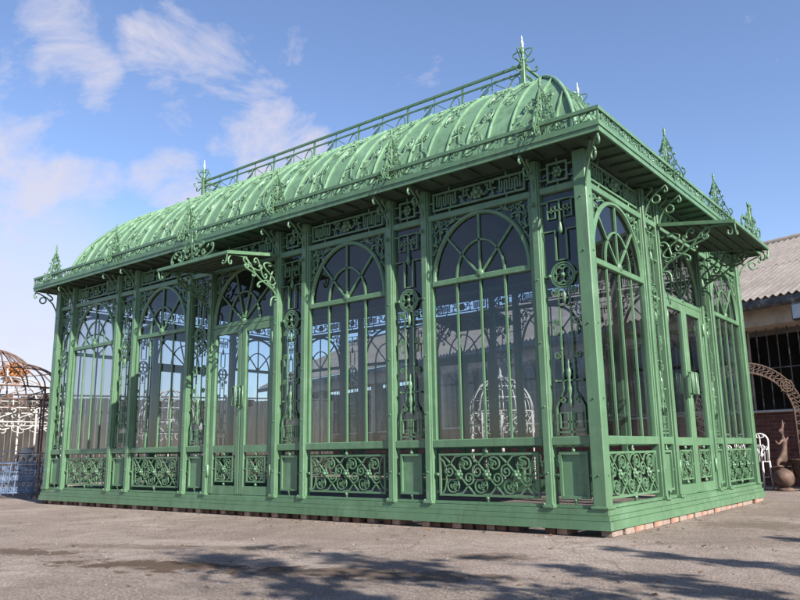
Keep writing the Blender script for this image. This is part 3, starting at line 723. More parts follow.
p = [(x+(-.04 if x > -L/2 else .04), y+(.04 if y < B/2 else -.04), z-.05) for x, y, z in rings[-1]]; ln_.add(p, [(0, 1, 2, 3)])
place(tree('ceiling_shade_skin', ln_, SOFF), ROOF)
def hip_t(c, axis):      # parameter t where the hip crosses distance c from the end (axis 0: long side ribs)
    lo, hi = 0., 1.
    for _ in range(40):
        m_ = (lo+hi)/2; v = prof(m_)[axis]
        if v < c: lo = m_
        else: hi = m_
    return lo
rb = MB()
def nrm(t, ax):          # outward normal in (inset, z) plane
    a0, a1 = prof(max(0, t-.01)), prof(min(1, t+.01)); du, dz = a1[ax]-a0[ax], a1[2]-a0[2]; l = math.hypot(du, dz); return -dz/l, du/l
nr = 36
for i in range(1, nr):
    x = -L+i*L/nr; ed = min(-x, L+x); tm = 1. if ed >= RDX else hip_t(ed, 0)
    if ed < RE+.03: continue
    k = max(4, int(18*tm)); 
    for sgn in (0, 1):
        pts = []
        for j in range(k+1):
            t = tm*j/k; _, b, z = prof(t); n_ = nrm(t, 1); y = b+n_[0]*.012; zz = z+n_[1]*.012
            pts.append((x, y if not sgn else B-y, zz))
        rb.tube(pts, .0085, 4, flat=.019)
nr2 = 19
for i in range(1, nr2):
    y = i*B/nr2; ed = min(y, B-y); tm = 1. if ed >= RDY else hip_t(ed, 1)
    k = max(4, int(18*tm))
    for sgn in (0, 1):
        pts = []
        for j in range(k+1):
            t = tm*j/k; a, _, z = prof(t); n_ = nrm(t, 0); x = a+n_[0]*.012; zz = z+n_[1]*.012
            pts.append((-x if not sgn else -L+x, y, zz))
        rb.tube(pts, .0085, 4, flat=.019)
for sx in (0, 1):
    for sy in (0, 1):
        pts = []
        for j in range(25):
            a, b, z = prof(j/24); pts.append((-L+a-.01 if sx else -a+.01, b-.01 if not sy else B-b+.01, z+.01))
        rb.tube(pts, .020, 6)
a, b, z = prof(1)
for p, q in (((-L+a, b), (-a, b)), ((-a, b), (-a, B-b)), ((-a, B-b), (-L+a, B-b)), ((-L+a, B-b), (-L+a, b))): rb.tube([(*p, z+.01), (*q, z+.01)], .02, 4)
# scroll garlands laid over the ribs
sws = [MB() for _ in range(4)]; sw = sws[0]
def on_long(x, t, off=.018, back=False):
    _, b, z = prof(t); n_ = nrm(t, 1); y = b+n_[0]*off; return (x, B-y if back else y, z+n_[1]*off)
def on_short(y, t, off=.018, left=False):
    a, _, z = prof(t); n_ = nrm(t, 0); x = a+n_[0]*off; return (-L+x if left else -x, y, z+n_[1]*off)
dx = L/nr
def garland(fn, c0, d, t0, k, hscale, blim):
    m_ = 1 if k % 2 else -1
    sweep = [(q/10, .02+.15*sin(q/10*pi*.55)+.02*sin(q*1.1)) for q in range(11)]
    curls = [fit(spiral(0, 0, 1, 1.6, -pi/2, 1), .30, .72, .00, .075), fit(spiral(0, 0, 1, 1.6, pi/2, -1), .42, .86, .16, .24)]
    for p in [sweep]+curls:
        if m_ < 0: p = [(1-u, w) for u, w in p]
        sw.tube([fn(c0+u*d, t0+w*hscale) for u, w in p if t0+w*hscale < blim(c0+u*d)], .0065, 4)
    for u, w, q in ((.3, .12, 1), (.6, .18, -1)):
        t = t0+w*hscale
        if t+.03 < blim(c0+u*d):
            a, b_, c_ = Vector(fn(c0+(u-.10*q)*d, t-.012, .028)), Vector(fn(c0+u*d, t, .045)), Vector(fn(c0+(u+.13*q)*d, t+.02, .028))
            sw.tube([a, b_, c_], [.003, .012, .002], 5)
def bl(x): e = min(-x, L+x); return 1. if e >= RDX else hip_t(max(RE, e), 0)-.06
def bs(y): e = min(y, B-y); return 1. if e >= RDY else hip_t(max(RE, e), 1)-.06
for i in range(nr):
    for row, t0 in enumerate((.10, .36, .62)):
        if (i*2+row) % 3 == 1: continue
        sw = sws[0]; garland(on_long, -L+i*dx, dx, t0+.03*((i*7+row) % 3), i+row, 1., bl)
        sw = sws[2]; garland(lambda x, t, off=.018: on_long(x, t, off, True), -L+i*dx, dx, t0+.03*((i*7+row) % 3), i+row, 1., bl)
for i in range(nr2):
    for row, t0 in enumerate((.10, .36, .62)):
        if (i*2+row) % 3 == 1: continue
        sw = sws[1]; garland(on_short, i*B/nr2, B/nr2, t0+.03*((i*5+row) % 3), i+row, 1., bs)
        sw = sws[3]; garland(lambda y, t, off=.018: on_short(y, t, off, True), i*B/nr2, B/nr2, t0+.03*((i*5+row) % 3), i+row, 1., bs)
for q in sws: rb.v, rb.f, rb.sm = rb.v+q.v, rb.f+[tuple(i+len(rb.v) for i in f_) for f_ in q.f], rb.sm+q.sm
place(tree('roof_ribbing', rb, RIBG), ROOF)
# crest railing
cr = MB(); ZC = 5.40; zd = RZ0+RHT
cx0, cx1, cy0, cy1 = -L+1.41, -1.41, 1.67, B-1.67
cor = [(cx1, cy0), (cx1, cy1), (cx0, cy1), (cx0, cy0)]
for i in range(4):
    p, q = Vector(cor[i]), Vector(cor[(i+1) % 4]); ln = (q-p).length; n = max(2, round(ln/.9)); 
    for zz, r in ((ZC, .022), (ZC-.10, .014)): cr.tube([(*p, zz), (*q, zz)], r, 4)
    for k in range(n):
        a, b = p.lerp(q, k/n), p.lerp(q, (k+1)/n); mid = a.lerp(b, .5)
        cr.tube([(*a, zd), (*a, ZC)], .016, 4)
        cr.tube([(*mid, zd+.08), (*mid, ZC)], .008, 4)
        cr.tube([(*a, zd+.04), (*mid, ZC-.10), (*b, zd+.04)], .009, 4)
        for u0, u1, s in ((0, .5, 1), (.5, 1, -1)):
            pp = fit(scroll((0, 0), radians(40), .2, 4.6, 'S', mirror=s < 0, n=14), u0+.06, u1-.06, zd+.06, ZC-.12)
            cr.tube([(*a.lerp(b, u), w) for u, w in pp], .008, 4)
CR = place(tree('crest_railing', cr, GREEN), ROOF)
fi = MB(); fi.bbox(-.03, .03, -.03, .03, zd-.02, ZC+.05, .006)
fi.lathe([(.035, ZC+.05), (.04, ZC+.07), (.02, ZC+.10), (.022, ZC+.16), (.034, ZC+.19), (.02, ZC+.22), (.016, ZC+.24)], (0, 0, 0), 8)
for k in range(4):
    a = k*pi/2
    for p in (fit(scroll((0, 0), radians(70), .2, 4.6, 'S'), .02, .16, ZC+.01, ZC+.20), fit(scroll((0, 0), radians(-20), .2, 5, 'C'), .03, .20, ZC-.14, ZC-.01)):
        fi.tube([(cos(a)*u, sin(a)*u, w) for u, w in p], .0085, 4)
sp = MB(); sp.lathe([(.010, ZC+.235), (.022, ZC+.245), (.010, ZC+.262), (.025, ZC+.28), (.018, ZC+.315), (.007, ZC+.345), (.011, ZC+.355), (.001, ZC+.41)], (0, 0, 0), 9)
FIN = tree('corner_finial', fi, GREEN); SPEAR = sp.mesh('finial_tip', GALV)
for i, (x, y) in enumerate(cor):
    o = link(FIN[0], FIN[1], GH, (x, y, 0), 0); link('finial_tip', SPEAR, o)
# dragon-tail scroll at the far ridge end
for x, s in ((cx0, -1),):
    ds = MB()
    for y in (cy0, cy1):
        ds.tube([(x+s*(u), y, zd+.05+w) for u, w in fit(scroll((0, 0), radians(-10), .3, 4.4, 'S'), 0.02, .46, .0, .20)], .012, 5)
    place(tree('end_scroll', ds, GREEN), ROOF)
# ------------------------------------------------------------------ bricks under the plinth
def brick_mesh(nm, l, w, h, mat, seed):
    random.seed(seed); bm = MB(); bm.bbox(-l/2, l/2, -w/2, w/2, 0, h, .006)
    bm.v = [(x+random.uniform(-.003, .003), y+random.uniform(-.003, .003), z+(random.uniform(-.003, 0) if z > .01 else 0)) for x, y, z in bm.v]
    return bm.mesh(nm, mat)
hb = [brick_mesh('brick', .098, .21, .0565, m_, k) for k, m_ in enumerate((BRICKD, BRICK, BRICKD))]
lb = [brick_mesh('brick', .212, .10, .0565, m_, k+9) for k, m_ in enumerate((BRICKP, BRICK, BRICKP))]
random.seed(5)
x = -L
k = 0
while x < -.3:
    if x < -2.6 or random.random() < .65:
        link('brick', hb[k % 3], None, (x, .055+random.uniform(-.02, .015) if x < -2.6 else .075+random.uniform(-.02, .02), GZ), random.uniform(-.05, .05),
             label='red brick set end on in the row propping up the front plinth of the greenhouse', category='brick', group='bricks under the front plinth of the greenhouse')
    x += .155 if x < -2.6 else .12; k += 1
y = .09; k = 0
while y < B:
    link('brick', lb[k % 3], None, (.028+random.uniform(-.008, .008), y, GZ), pi/2+random.uniform(-.03, .03),
         label='pale pinkish brick laid lengthways under the sunny end plinth of the greenhouse', category='brick', group='bricks under the sunny end plinth of the greenhouse')
    y += .222+random.uniform(0, .02)+(.09 if random.random() < .1 else 0); k += random.choice((1, 1, 2))

# ------------------------------------------------------------------ ground
g = MB(); g.add([(-900, -900, GZ), (900, -900, GZ), (900, 900, GZ), (-900, 900, GZ)], [(0, 1, 2, 3)])
gr = link('yard_ground', g.mesh('yard_ground', ASPH)); gr['kind'] = 'structure'

random.seed(41); lt = MB()
for k in range(1100):
    x, y = random.uniform(-7, 2.2), random.uniform(-4.6, -.12)
    if random.random() < .3: y = -.12-abs(random.gauss(0, .12))
    r = random.uniform(.003, .009)*(1.7 if random.random() < .06 else 1); a = random.random()*6.28; i = [(x+r*cos(a+q*2.1)*random.uniform(.7, 1.2), y+r*sin(a+q*2.1)*random.uniform(.7, 1.2), GZ-.001) for q in range(3)]
    lt.add(i+[(x, y, GZ+r*.9)], [(0, 1, 3), (1, 2, 3), (2, 0, 3)])
lo_ = link('grit', lt.mesh('grit', varied('grit_stone', (.10, .08, .07), (.24, .20, .175), 40, .95))); lo_['kind'] = 'stuff'; lo_['label'] = 'loose grit and small stones scattered over the yard'; lo_['category'] = 'grit'
lt = MB()
for k in range(170):
    x, y = random.uniform(-6, 2), random.uniform(-3.6, -.1)
    if random.random() < .5: y = -.13-abs(random.gauss(0, .1))
    if random.random() < .25: x, y = .14+abs(random.gauss(0, .08)), random.uniform(0, 5)
    l = random.uniform(.012, .03); a = random.random()*6.28; d = Vector((cos(a), sin(a), 0)); e = Vector((-sin(a), cos(a), 0)); p = Vector((x, y, GZ+.004))
    lt.add([p-d*l, p+e*l*.45+Vector((0, 0, random.uniform(0, .012))), p+d*l+Vector((0, 0, random.uniform(0, .008))), p-e*l*.45], [(0, 1, 2), (0, 2, 3)])
DRYL = leafmat('dry_leaves', (.07, .035, .015), (.20, .11, .05))
lo_ = link('fallen_leaves', lt.mesh('fallen_leaves', DRYL)); lo_['kind'] = 'stuff'; lo_['label'] = 'dry brown leaves blown over the yard and along the plinth'; lo_['category'] = 'leaves'

def pix(u, v, dep):      # a point of the place at a photograph direction and a depth
    return CAM+dep*(fw+RT*(u-400)/FPX-UP*(v-300)/FPX)

# ------------------------------------------------------------------ low brick building behind
HD = Vector((-.958, .286, 0)); HN = Vector((-.286, -.958, 0))     # along the wall, out of the wall
HO = Vector((0.15, 8.75, GZ))
HANG = math.atan2(-HD.y, -HD.x)
house = bpy.data.objects.new('brick_building', None); COL.objects.link(house); house.location = HO; house.rotation_euler = (0, 0, HANG)
house['label'] = 'low brick building with corrugated grey roof and barred openings beside the greenhouse'; house['category'] = 'building'
# local: x to the right along wall, y into the building, z up
X0, X1 = -22.0, 5.0
w = MB(); w.box(X0, X1, .30, .55, 0, 1.33); link('wall', w.mesh('wall', BRICKW), house)
for x in (X0, -18.2, -14.6, -11., -8.0, -5.1, -1.66, 2.6, X1-.3):
    w = MB(); w.bbox(x, x+.32, .28, .57, 0 if x == X0 else 1.37, 2.93, .008); link('pillar', w.mesh('pillar', BEIGE), house)
w = MB(); w.bbox(X0, X1, .24, .60, 1.328, 1.375, .01); link('window_sill', w.mesh('window_sill', STONE), house)
w = MB(); w.bbox(X0-.05, X1, .0, .62, 2.92, 3.25, .01); link('lintel_beam', w.mesh('lintel_beam', BEIGE), house)
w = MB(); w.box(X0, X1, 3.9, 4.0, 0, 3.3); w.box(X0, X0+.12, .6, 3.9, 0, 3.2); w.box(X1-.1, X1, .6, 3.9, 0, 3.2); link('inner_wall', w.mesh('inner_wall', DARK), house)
bars = MB(); x = X0+.3
while x < X1:
    bars.tube([(x, .40, 1.37), (x, .40, 2.93)], .012, 6); x += .20
bars.box(X0, X1, .392, .398, 2.15, 2.17)
link('window_bars', bars.mesh('window_bars', GUTTER), house)
ns = int((X1-X0+.4)/.143*8); vs = []; fs = []
for i in range(ns+1):
    x = X0-.2+i*.143/8; dz = .026*cos(2*pi*i/8)
    for (yy, zz) in ((-.30, 3.385), (1.9, 4.46), (1.88, 4.458), (4.3, 5.62)): vs.append((x, yy, zz+dz))
for i in range(ns):
    for j in (0, 2): fs.append((4*i+j, 4*i+4+j, 4*i+5+j, 4*i+1+j))
rm = MB(); rm.add(vs, fs, True)
rm.add([(X0-.2, 4.3, 5.60), (X1, 4.3, 5.60), (X1, 8.6, 3.3), (X0-.2, 8.6, 3.3)], [(0, 1, 2, 3)])
rr = link('roof', rm.mesh('roof', SHEET), house)
rc = MB(); rc.tube([(X0-.2, 4.3, 5.60), (X1, 4.3, 5.60)], .10, 8); link('ridge_cap', rc.mesh('ridge_cap', SHEET), rr)
gt = MB()
gt.add([(x, y, z+.34) for x in (X0-.25, X1) for (y, z) in ((-.22, 3.0), (-.22, 2.90), (-.26, 2.86), (-.33, 2.86), (-.37, 2.90), (-.37, 3.0), (-.355, 3.0), (-.355, 2.91), (-.32, 2.875), (-.27, 2.875), (-.235, 2.91), (-.235, 3.0))],
       [(i, (i+1) % 12, 12+(i+1) % 12, 12+i) for i in range(12)])
gt.box(X0, X1, -.2, -.02, 3.25, 3.28)
link('roof_gutter', gt.mesh('roof_gutter', GUTTER), house)
# floodlight fixed to the beam
fl = bpy.data.objects.new('floodlight', None); COL.objects.link(fl); p = pix(800, 311, 12.75); fl.location = p; fl.rotation_euler = (radians(0), 0, HANG)
fl['label'] = 'small dark floodlight with pale lens fixed under the roof gutter of the brick building'; fl['category'] = 'floodlight'
q = MB(); q.bbox(-.13, .13, -.05, .06, -.15, .15, .02); q.box(-.04, .04, .06, .5, -.05, .05); link('housing', q.mesh('housing', BLACKM), fl)
q = MB(); q.box(-.10, .10, -.062, -.051, -.12, .12); link('lens', q.mesh('lens', LENS), fl)

# ------------------------------------------------------------------ white iron chairs
bn = bpy.data.objects.new('garden_bench', None); COL.objects.link(bn); bn.location = (-.52, 7.98, GZ); bn.rotation_euler = (0, 0, radians(-4))
bn['label'] = 'white wrought iron garden bench with hooped back half hidden behind the greenhouse corner'; bn['category'] = 'bench'
HW = .28                                   # one hoop of the back
for k in range(3):
    x0 = -HW*(k+1); bk = MB(); xc = x0+HW/2; w = HW/2-.012
    bk.tube([(xc-w, .18, .46)]+[(xc-w*cos(pi*i/14), .18+.06, .80+w*sin(pi*i/14)) for i in range(15)]+[(xc+w, .18, .46)], .015, 6)
    for p in (scroll((xc, .80), pi/2, .22, 5.4, 'S'), scroll((xc+.04, .63), radians(70), .17, 5.4, 'C'), scroll((xc-.04, .63), radians(110), .17, 5.4, 'C', mirror=True), scroll((xc, .86), 0, .12, 5.2, 'C')):
        bk.tube([(u, .19+.05*(q-.46)/.5, q) for u, q in p], .010, 5)
    for i in range(6): bk.tube([(xc-w+.02+i*(2*w-.04)/5, .185, .47), (xc-w+.02+i*(2*w-.04)/5, .215, .72)], .007, 4)
    link('back_hoop', bk.mesh('back_hoop', WHITE), bn)
st = MB(); st.tube([(x, y, .46) for x, y in [(-3*HW, -.2), (0, -.2), (0, .2), (-3*HW, .2)]], .014, 5, closed=True)
for i in range(17): st.tube([(-3*HW+.03+i*.047, -.2, .46), (-3*HW+.03+i*.047, .2, .46)], .008, 4)
link('seat', st.mesh('seat', WHITE), bn)
for x in (-3*HW, -.005):
    for y0, y1 in ((-.19, -.24), (.19, .26)):
        q = MB(); q.tube([(x, y0, .46), (x*.99, (y0+y1)/2*.95, .22), (x, y1, 0)], .015, 6); link('leg', q.mesh('leg', WHITE), bn)
    q = MB(); q.tube([(x, -.2, .47), (x, -.21, .60), (x, -.14, .66), (x, .1, .66), (x, .21, .70)], .013, 6); link('armrest', q.mesh('armrest', WHITE), bn)
    q = MB(); q.tube([(x, -.21, .2), (x, .22, .2)], .010, 5); link('stretcher', q.mesh('stretcher', WHITE), bn)

# ------------------------------------------------------------------ rusty hare on a ball
def skin(name, pts, edges, rad, mat, parent, lvl=2):
    me = bpy.data.meshes.new(name); me.from_pydata(pts, edges, []); me.materials.append(mat)
    o = link(name, me, parent); o.modifiers.new('skin', 'SKIN').use_smooth_shade = True
    for i, r in enumerate(rad): me.skin_vertices[0].data[i].radius = (r, r)
    me.skin_vertices[0].data[0].use_root = True
    s_ = o.modifiers.new('sub', 'SUBSURF'); s_.levels = lvl; s_.render_levels = lvl; return o
# (skin layers need an evaluated mesh: add the layer by hand)
def skin_obj(name, pts, edges, rad, mat, parent):
    me = bpy.data.meshes.new(name); me.from_pydata(pts, edges, [])
    bm = bmesh.new(); bm.from_mesh(me); ly = bm.verts.layers.skin.verify()
    bm.verts.ensure_lookup_table()
    for i, r in enumerate(rad): bm.verts[i][ly].radius = (r, r); bm.verts[i][ly].use_root = (i == 0)
    bm.to_mesh(me); bm.free(); me.materials.append(mat)
    o = link(name, me, parent); o.modifiers.new('skin', 'SKIN').use_smooth_shade = True
    s_ = o.modifiers.new('sub', 'SUBSURF'); s_.levels = s_.render_levels = 2; return o
sc_ = bpy.data.objects.new('hare_sculpture', None); COL.objects.link(sc_); sc_.location = (-.19, 7.58, GZ); sc_.rotation_euler = (0, 0, radians(38))
sc_['label'] = 'rusty upright animal sculpture with long raised ears perched on a round ball'; sc_['category'] = 'sculpture'
q = MB(); q.lathe([(.14, 0), (.14, .03), (.10, .05)], (0, 0, 0), 16); q.ball((0, 0, .205), .16, 14); link('ball_base', q.mesh('ball_base', TERRA), sc_)
pts = [(0.03, 0, .55), (.05, 0, .68), (.06, 0, .80), (.05, 0, .88), (.03, 0, .95),        # spine, neck, head
       (-.02, -.02, .955),                                                               # muzzle
       (-.03, .0, .50), (-.09, -.04, .47), (-.11, -.05, .40), (-.02, -.06, .385),         # hind leg 1
       (.07, .05, .46), (.10, .05, .40), (.05, .05, .38),                               # hind leg 2
       (.0, -.06, .80), (-.07, -.08, .74), (-.12, -.08, .80),                           # foreleg raised
       (.12, .05, .80), (.17, .06, .86),                                                # foreleg 2
       (.05, -.02, 1.02), (.06, -.03, 1.13), (.08, .03, 1.01), (.12, .04, 1.10)]         # ears
ed = [(0, 1), (1, 2), (2, 3), (3, 4), (4, 5), (0, 6), (6, 7), (7, 8), (8, 9), (0, 10), (10, 11), (11, 12), (2, 13), (13, 14), (14, 15), (2, 16), (16, 17), (4, 18), (18, 19), (4, 20), (20, 21)]
rad = [.062, .05, .042, .026, .036, .018, .05, .034, .022, .02, .05, .026, .02, .022, .016, .014, .022, .015, .016, .008, .016, .008]
skin_obj('animal_figure', pts, ed, rad, TERRA, sc_)

def pot(c, k, label, mat):
    o = bpy.data.objects.new('garden_pot', None); COL.objects.link(o); o.location = c; o.scale = (k,)*3; o['label'] = label; o['category'] = 'pot'; o['group'] = 'rust brown garden pots by the sculpture'
    q = MB(); q.lathe([(.14, 0), (.15, .02), (.07, .05), (.06, .12), (.11, .17)], (0, 0, 0), 14); link('foot', q.mesh('foot', mat), o)
    q = MB(); q.lathe([(.10, .16), (.19, .24), (.23, .36), (.22, .45), (.27, .50), (.27, .53), (.23, .53), (.19, .45)], (0, 0, 0), 16); link('bowl', q.mesh('bowl', mat), o)
pot((.12, 7.75, GZ), .95, 'dark rust brown footed pot at the edge of the yard beyond the sculpture', RUST)
pot((-.30, 8.15, GZ), .7, 'small rust brown footed pot behind the ball of the sculpture', TERRA)
# ------------------------------------------------------------------ rusty garden arch
def arch_poly(r, zs, n=28): return [(r, 0.)]+[(r*cos(pi*i/n), zs+r*sin(pi*i/n)) for i in range(n+1)]+[(-r, 0.)]
def garden_arch(name, c, rz, R_, zs, band, mat, label, medal=True):
    o = bpy.data.objects.new(name, None); COL.objects.link(o); o.location = c; o.rotation_euler = (0, 0, rz); o['label'] = label; o['category'] = 'garden arch'
    f = MB()
    for r in (R_, R_-band): f.tube([(u, 0, w) for u, w in arch_poly(r, zs)], .016, 6)
    link('hoop', f.mesh('hoop', mat), o)
    s = MB()
    n = 34
    for i in range(n+1):
        a = pi*i/n; s.tube([((R_-band)*cos(a), 0, zs+(R_-band)*sin(a)), (R_*cos(a), 0, zs+R_*sin(a))], .007, 4)
    for i in range(n):
        a = pi*(i+.5)/n; rm_ = R_-band/2; cx, cz = rm_*cos(a), zs+rm_*sin(a)
        p = [(cx+u*cos(a+pi/2)-v*cos(a), cz+u*sin(a+pi/2)-v*sin(a)) for u, v in [(q[0], q[1]) for q in fit(scroll((0, 0), .7, .2, 4.8, 'S', n=14), -.06, .06, -band*.42, band*.42)]]
        s.tube([(u, 0, w) for u, w in p], .009, 4)
    for sx in (-1, 1):
        k = int(zs/.14)
        for i in range(k):
            z = (i+.5)*zs/k; s.tube([(sx*(R_-band/2+u), 0, z+w) for u, w in fit(scroll((0, 0), .7, .2, 4.8, 'S', n=14), -band*.42, band*.42, -.06, .06)], .009, 4)
    link('scrollwork', s.mesh('scrollwork', mat), o)
    if medal:
        for a in (radians(38), radians(142)):
            m_ = MB()
            cx, cz = (R_-band/2)*cos(a), zs+(R_-band/2)*sin(a)
            for r in (.10, .06): m_.tube([(cx+r*cos(t*pi/10), -.02, cz+r*sin(t*pi/10)) for t in range(20)], .012, 5, closed=True)
            for t in range(8): m_.tube([(cx, -.02, cz), (cx+.13*cos(t*pi/4), -.02, cz+.13*sin(t*pi/4))], .009, 4)
            link('medallion', m_.mesh('medallion', mat), o)
    return o
p = pix(752, 440, 12.35); garden_arch('garden_arch', (p.x, p.y, GZ), YAW-.1, .88, 1.20, .16, RUST, 'rusty brown garden arch with scroll band and round medallion before the barred window')

# ------------------------------------------------------------------ dome gazebos
def gazebo(name, c, R_, zs, zb, rise, mat, label, nposts=8, lobed=False, rz=0., nrib=16, r=.014, cat='gazebo', band=True, group=None):
    o = bpy.data.objects.new(name, None); COL.objects.link(o); o.location = c; o.rotation_euler = (0, 0, rz); o['label'] = label; o['category'] = cat
    if group: o['group'] = group
    for k in range(nposts):
        a = 2*pi*k/nposts; q = MB(); x, y = R_*cos(a), R_*sin(a)
        q.tube([(x, y, 0), (x, y, zs)], r*1.25, 6); link('post', q.mesh('post', mat), o)
    rg = MB()
    for z in (zb, zs): rg.tube([(R_*cos(2*pi*i/40), R_*sin(2*pi*i/40), z) for i in range(40)], r, 5, closed=True)
    if band:
        for k in range(20):
            a0, a1 = 2*pi*k/20, 2*pi*(k+1)/20
            pp = fit(scroll((0, 0), .6, .2, 4.8, 'S', n=12), a0+.03, a1-.03, zb+.02, zs-.02)
            rg.tube([(R_*cos(t), R_*sin(t), w) for t, w in pp], r*.75, 4)
            pp = fit(scroll((0, 0), .2, .2, 4.8, 'C', n=12), a0+.05, a1-.05, zb-.16, zb-.01)
            rg.tube([(R_*cos(t), R_*sin(t), w) for t, w in pp], r*.7, 4)
    link('ring_band', rg.mesh('ring_band', mat), o)
    dm = MB()
    if lobed: pf = [(1, 0), (.97, .14), (.90, .30), (.78, .46), (.64, .57), (.50, .63), (.44, .65), (.36, .76), (.24, .88), (.10, .97), (0.01, 1)]
    else: pf = [(cos(t*pi/24), sin(t*pi/24)) for t in range(12)]+[(.02, 1)]
    for k in range(nrib):
        a = 2*pi*k/nrib; dm.tube([(R_*u*cos(a), R_*u*sin(a), zs+rise*w) for u, w in pf], r*.9, 5)
    for u, w in ((pf[3], 0), (pf[6], 0)): dm.tube([(R_*u[0]*cos(2*pi*i/32), R_*u[0]*sin(2*pi*i/32), zs+rise*u[1]) for i in range(32)], r*.7, 4, closed=True)
    link('dome', dm.mesh('dome', mat), o)
    fn = MB(); fn.lathe([(.03, 0), (.05, .05), (.02, .09), (.03, .13), (.002, .22)], (0, 0, zs+rise-.02), 8); link('finial', fn.mesh('finial', mat), o) if not lobed else None
    return o
def gpt(u, v, dep): p = pix(u, v, dep); return (p.x, p.y, GZ)
gazebo('garden_gazebo', gpt(-14, 495, 13.6), 1.15, 1.95, 1.72, .74, RUSTD, 'dark rusty wire gazebo with lobed dome standing left of the greenhouse', 8, True, .35, 20, .015)
gazebo('garden_gazebo', gpt(-2, 480, 16.6), 1.25, 1.75, 1.45, .75, WORN, 'white wire gazebo behind the dark rusty gazebo', 8, False, .1, 16, .017)
gazebo('birdcage_arbour', gpt(504, 470, 14.6), .62, 1.45, 1.2, .68, WORN, 'white domed birdcage arbour seen through the wide window nearest the front corner', 10, False, .2, 16, .014, 'arbour')
gazebo('birdcage_arbour', gpt(168, 470, 18.5), .75, 1.55, 1.25, .75, WORN, 'white domed arbour seen through the window left of the front door', 8, False, .2, 14, .017, 'arbour')

# ------------------------------------------------------------------ fence
fp = Vector(gpt(-140, 470, 19)); fq = Vector(gpt(330, 470, 24)); fd = fq-fp; ln = fd.length; fa = math.atan2(fd.y, fd.x)
fe = bpy.data.objects.new('plank_fence', None); COL.objects.link(fe); fe.location = fp; fe.rotation_euler = (0, 0, fa)
fe['label'] = 'tall dark brown plank fence along the back of the yard'; fe['category'] = 'fence'
q = MB(); x = 0; random.seed(2)
while x < ln: q.box(x, x+.145, 0, .022+random.uniform(0, .006), .05, 2.35+random.uniform(-.04, .04)); x += .152
link('planks', q.mesh('planks', WOOD), fe)
q = MB(); 
for z in (.4, 1.9): q.box(0, ln, .03, .08, z, z+.09)
q.box(0, ln, -.03, .06, 2.39, 2.43)
link('rails', q.mesh('rails', WOOD), fe)

# ------------------------------------------------------------------ ornamental iron panels, urn
def iron_panel(c, rz, w, h, mat, label):
    o = bpy.data.objects.new('iron_panel', None); COL.objects.link(o); o.location = c; o.rotation_euler = (radians(-10), 0, rz)
    o['label'] = label; o['category'] = 'iron panel'; o['group'] = 'ornamental iron panels stored by the gazebo'
    f = MB(); f.tube([(-w/2, 0, 0), (-w/2, 0, h), (w/2, 0, h), (w/2, 0, 0)], .015, 5); f.tube([(-w/2, 0, .1), (w/2, 0, .1)], .012, 5); f.tube([(-w/2, 0, h*.75), (w/2, 0, h*.75)], .010, 5)
    link('frame', f.mesh('frame', mat), o)
    s = MB(); n = max(2, round(w/.24))
    for i in range(n):
        u0 = -w/2+i*w/n; u1 = u0+w/n; m_ = i % 2 == 0
        uc, R = (u0+u1)/2, min((u1-u0)*.24, h*.15)
        for cx, cz, a0, dr in ((uc-R, h*.26, -pi/2, 1), (uc+R, h*.26, -pi/2, -1), (uc-R, h*.58, pi/2, -1), (uc+R, h*.58, pi/2, 1), (uc, h*.87, -pi/2, 1 if m_ else -1)):
            s.tube([(u, 0, q) for u, q in spiral(cx, cz, R*(1 if cz < h*.8 else .75), 1.5, a0, dr, 20)], .011, 4)
        s.tube([(uc, 0, h*.1), (uc, 0, h*.75)], .009, 4)
        s.tube([(u1, 0, .1), (u1, 0, h)], .009, 4)
    link('scrollwork', s.mesh('scrollwork', mat), o)
iron_panel(gpt(6, 500, 13.2), YAW+.1, .85, .62, BLUE, 'pale blue scrolled iron panel at the foot of the dark gazebo')
iron_panel(gpt(30, 500, 14.3), YAW-.1, .9, .78, WORN, 'white scrolled iron panel leaning behind the pale blue one')
iron_panel(gpt(2, 500, 14.6), YAW+.15, .9, .85, WORN, 'taller white scrolled iron panel farthest left by the dark gazebo')
iron_panel(gpt(36, 500, 15.2), YAW, 1.0, .8, RUST, 'rusty scrolled iron panel nearest the greenhouse corner post')
iron_panel(gpt(16, 500, 13.7), YAW, .8, .55, BLUE, 'pale blue scrolled iron panel standing just behind the front one')
iron_panel(gpt(40, 500, 14.0), YAW-.2, .45, .5, WORN, 'small white scrolled iron panel beside the greenhouse corner')
ur = bpy.data.objects.new('stone_urn', None); COL.objects.link(ur); ur.scale = (.75,)*3; ur.location = gpt(24, 490, 15.6)
ur['label'] = 'pale stone urn on a square pedestal behind the iron panels'; ur['category'] = 'urn'
q = MB(); q.bbox(-.22, .22, -.22, .22, 0, .08, .01); q.bbox(-.17, .17, -.17, .17, .08, .72, .012); q.bbox(-.21, .21, -.21, .21, .72, .79, .01); link('pedestal', q.mesh('pedestal', STONE), ur)
q = MB(); q.lathe([(.11, .79), (.05, .84), (.05, .88), (.15, .98), (.17, 1.1), (.14, 1.18), (.19, 1.22), (.17, 1.22), (.12, 1.17)], (0, 0, 0), 16); link('bowl', q.mesh('bowl', STONE), ur)

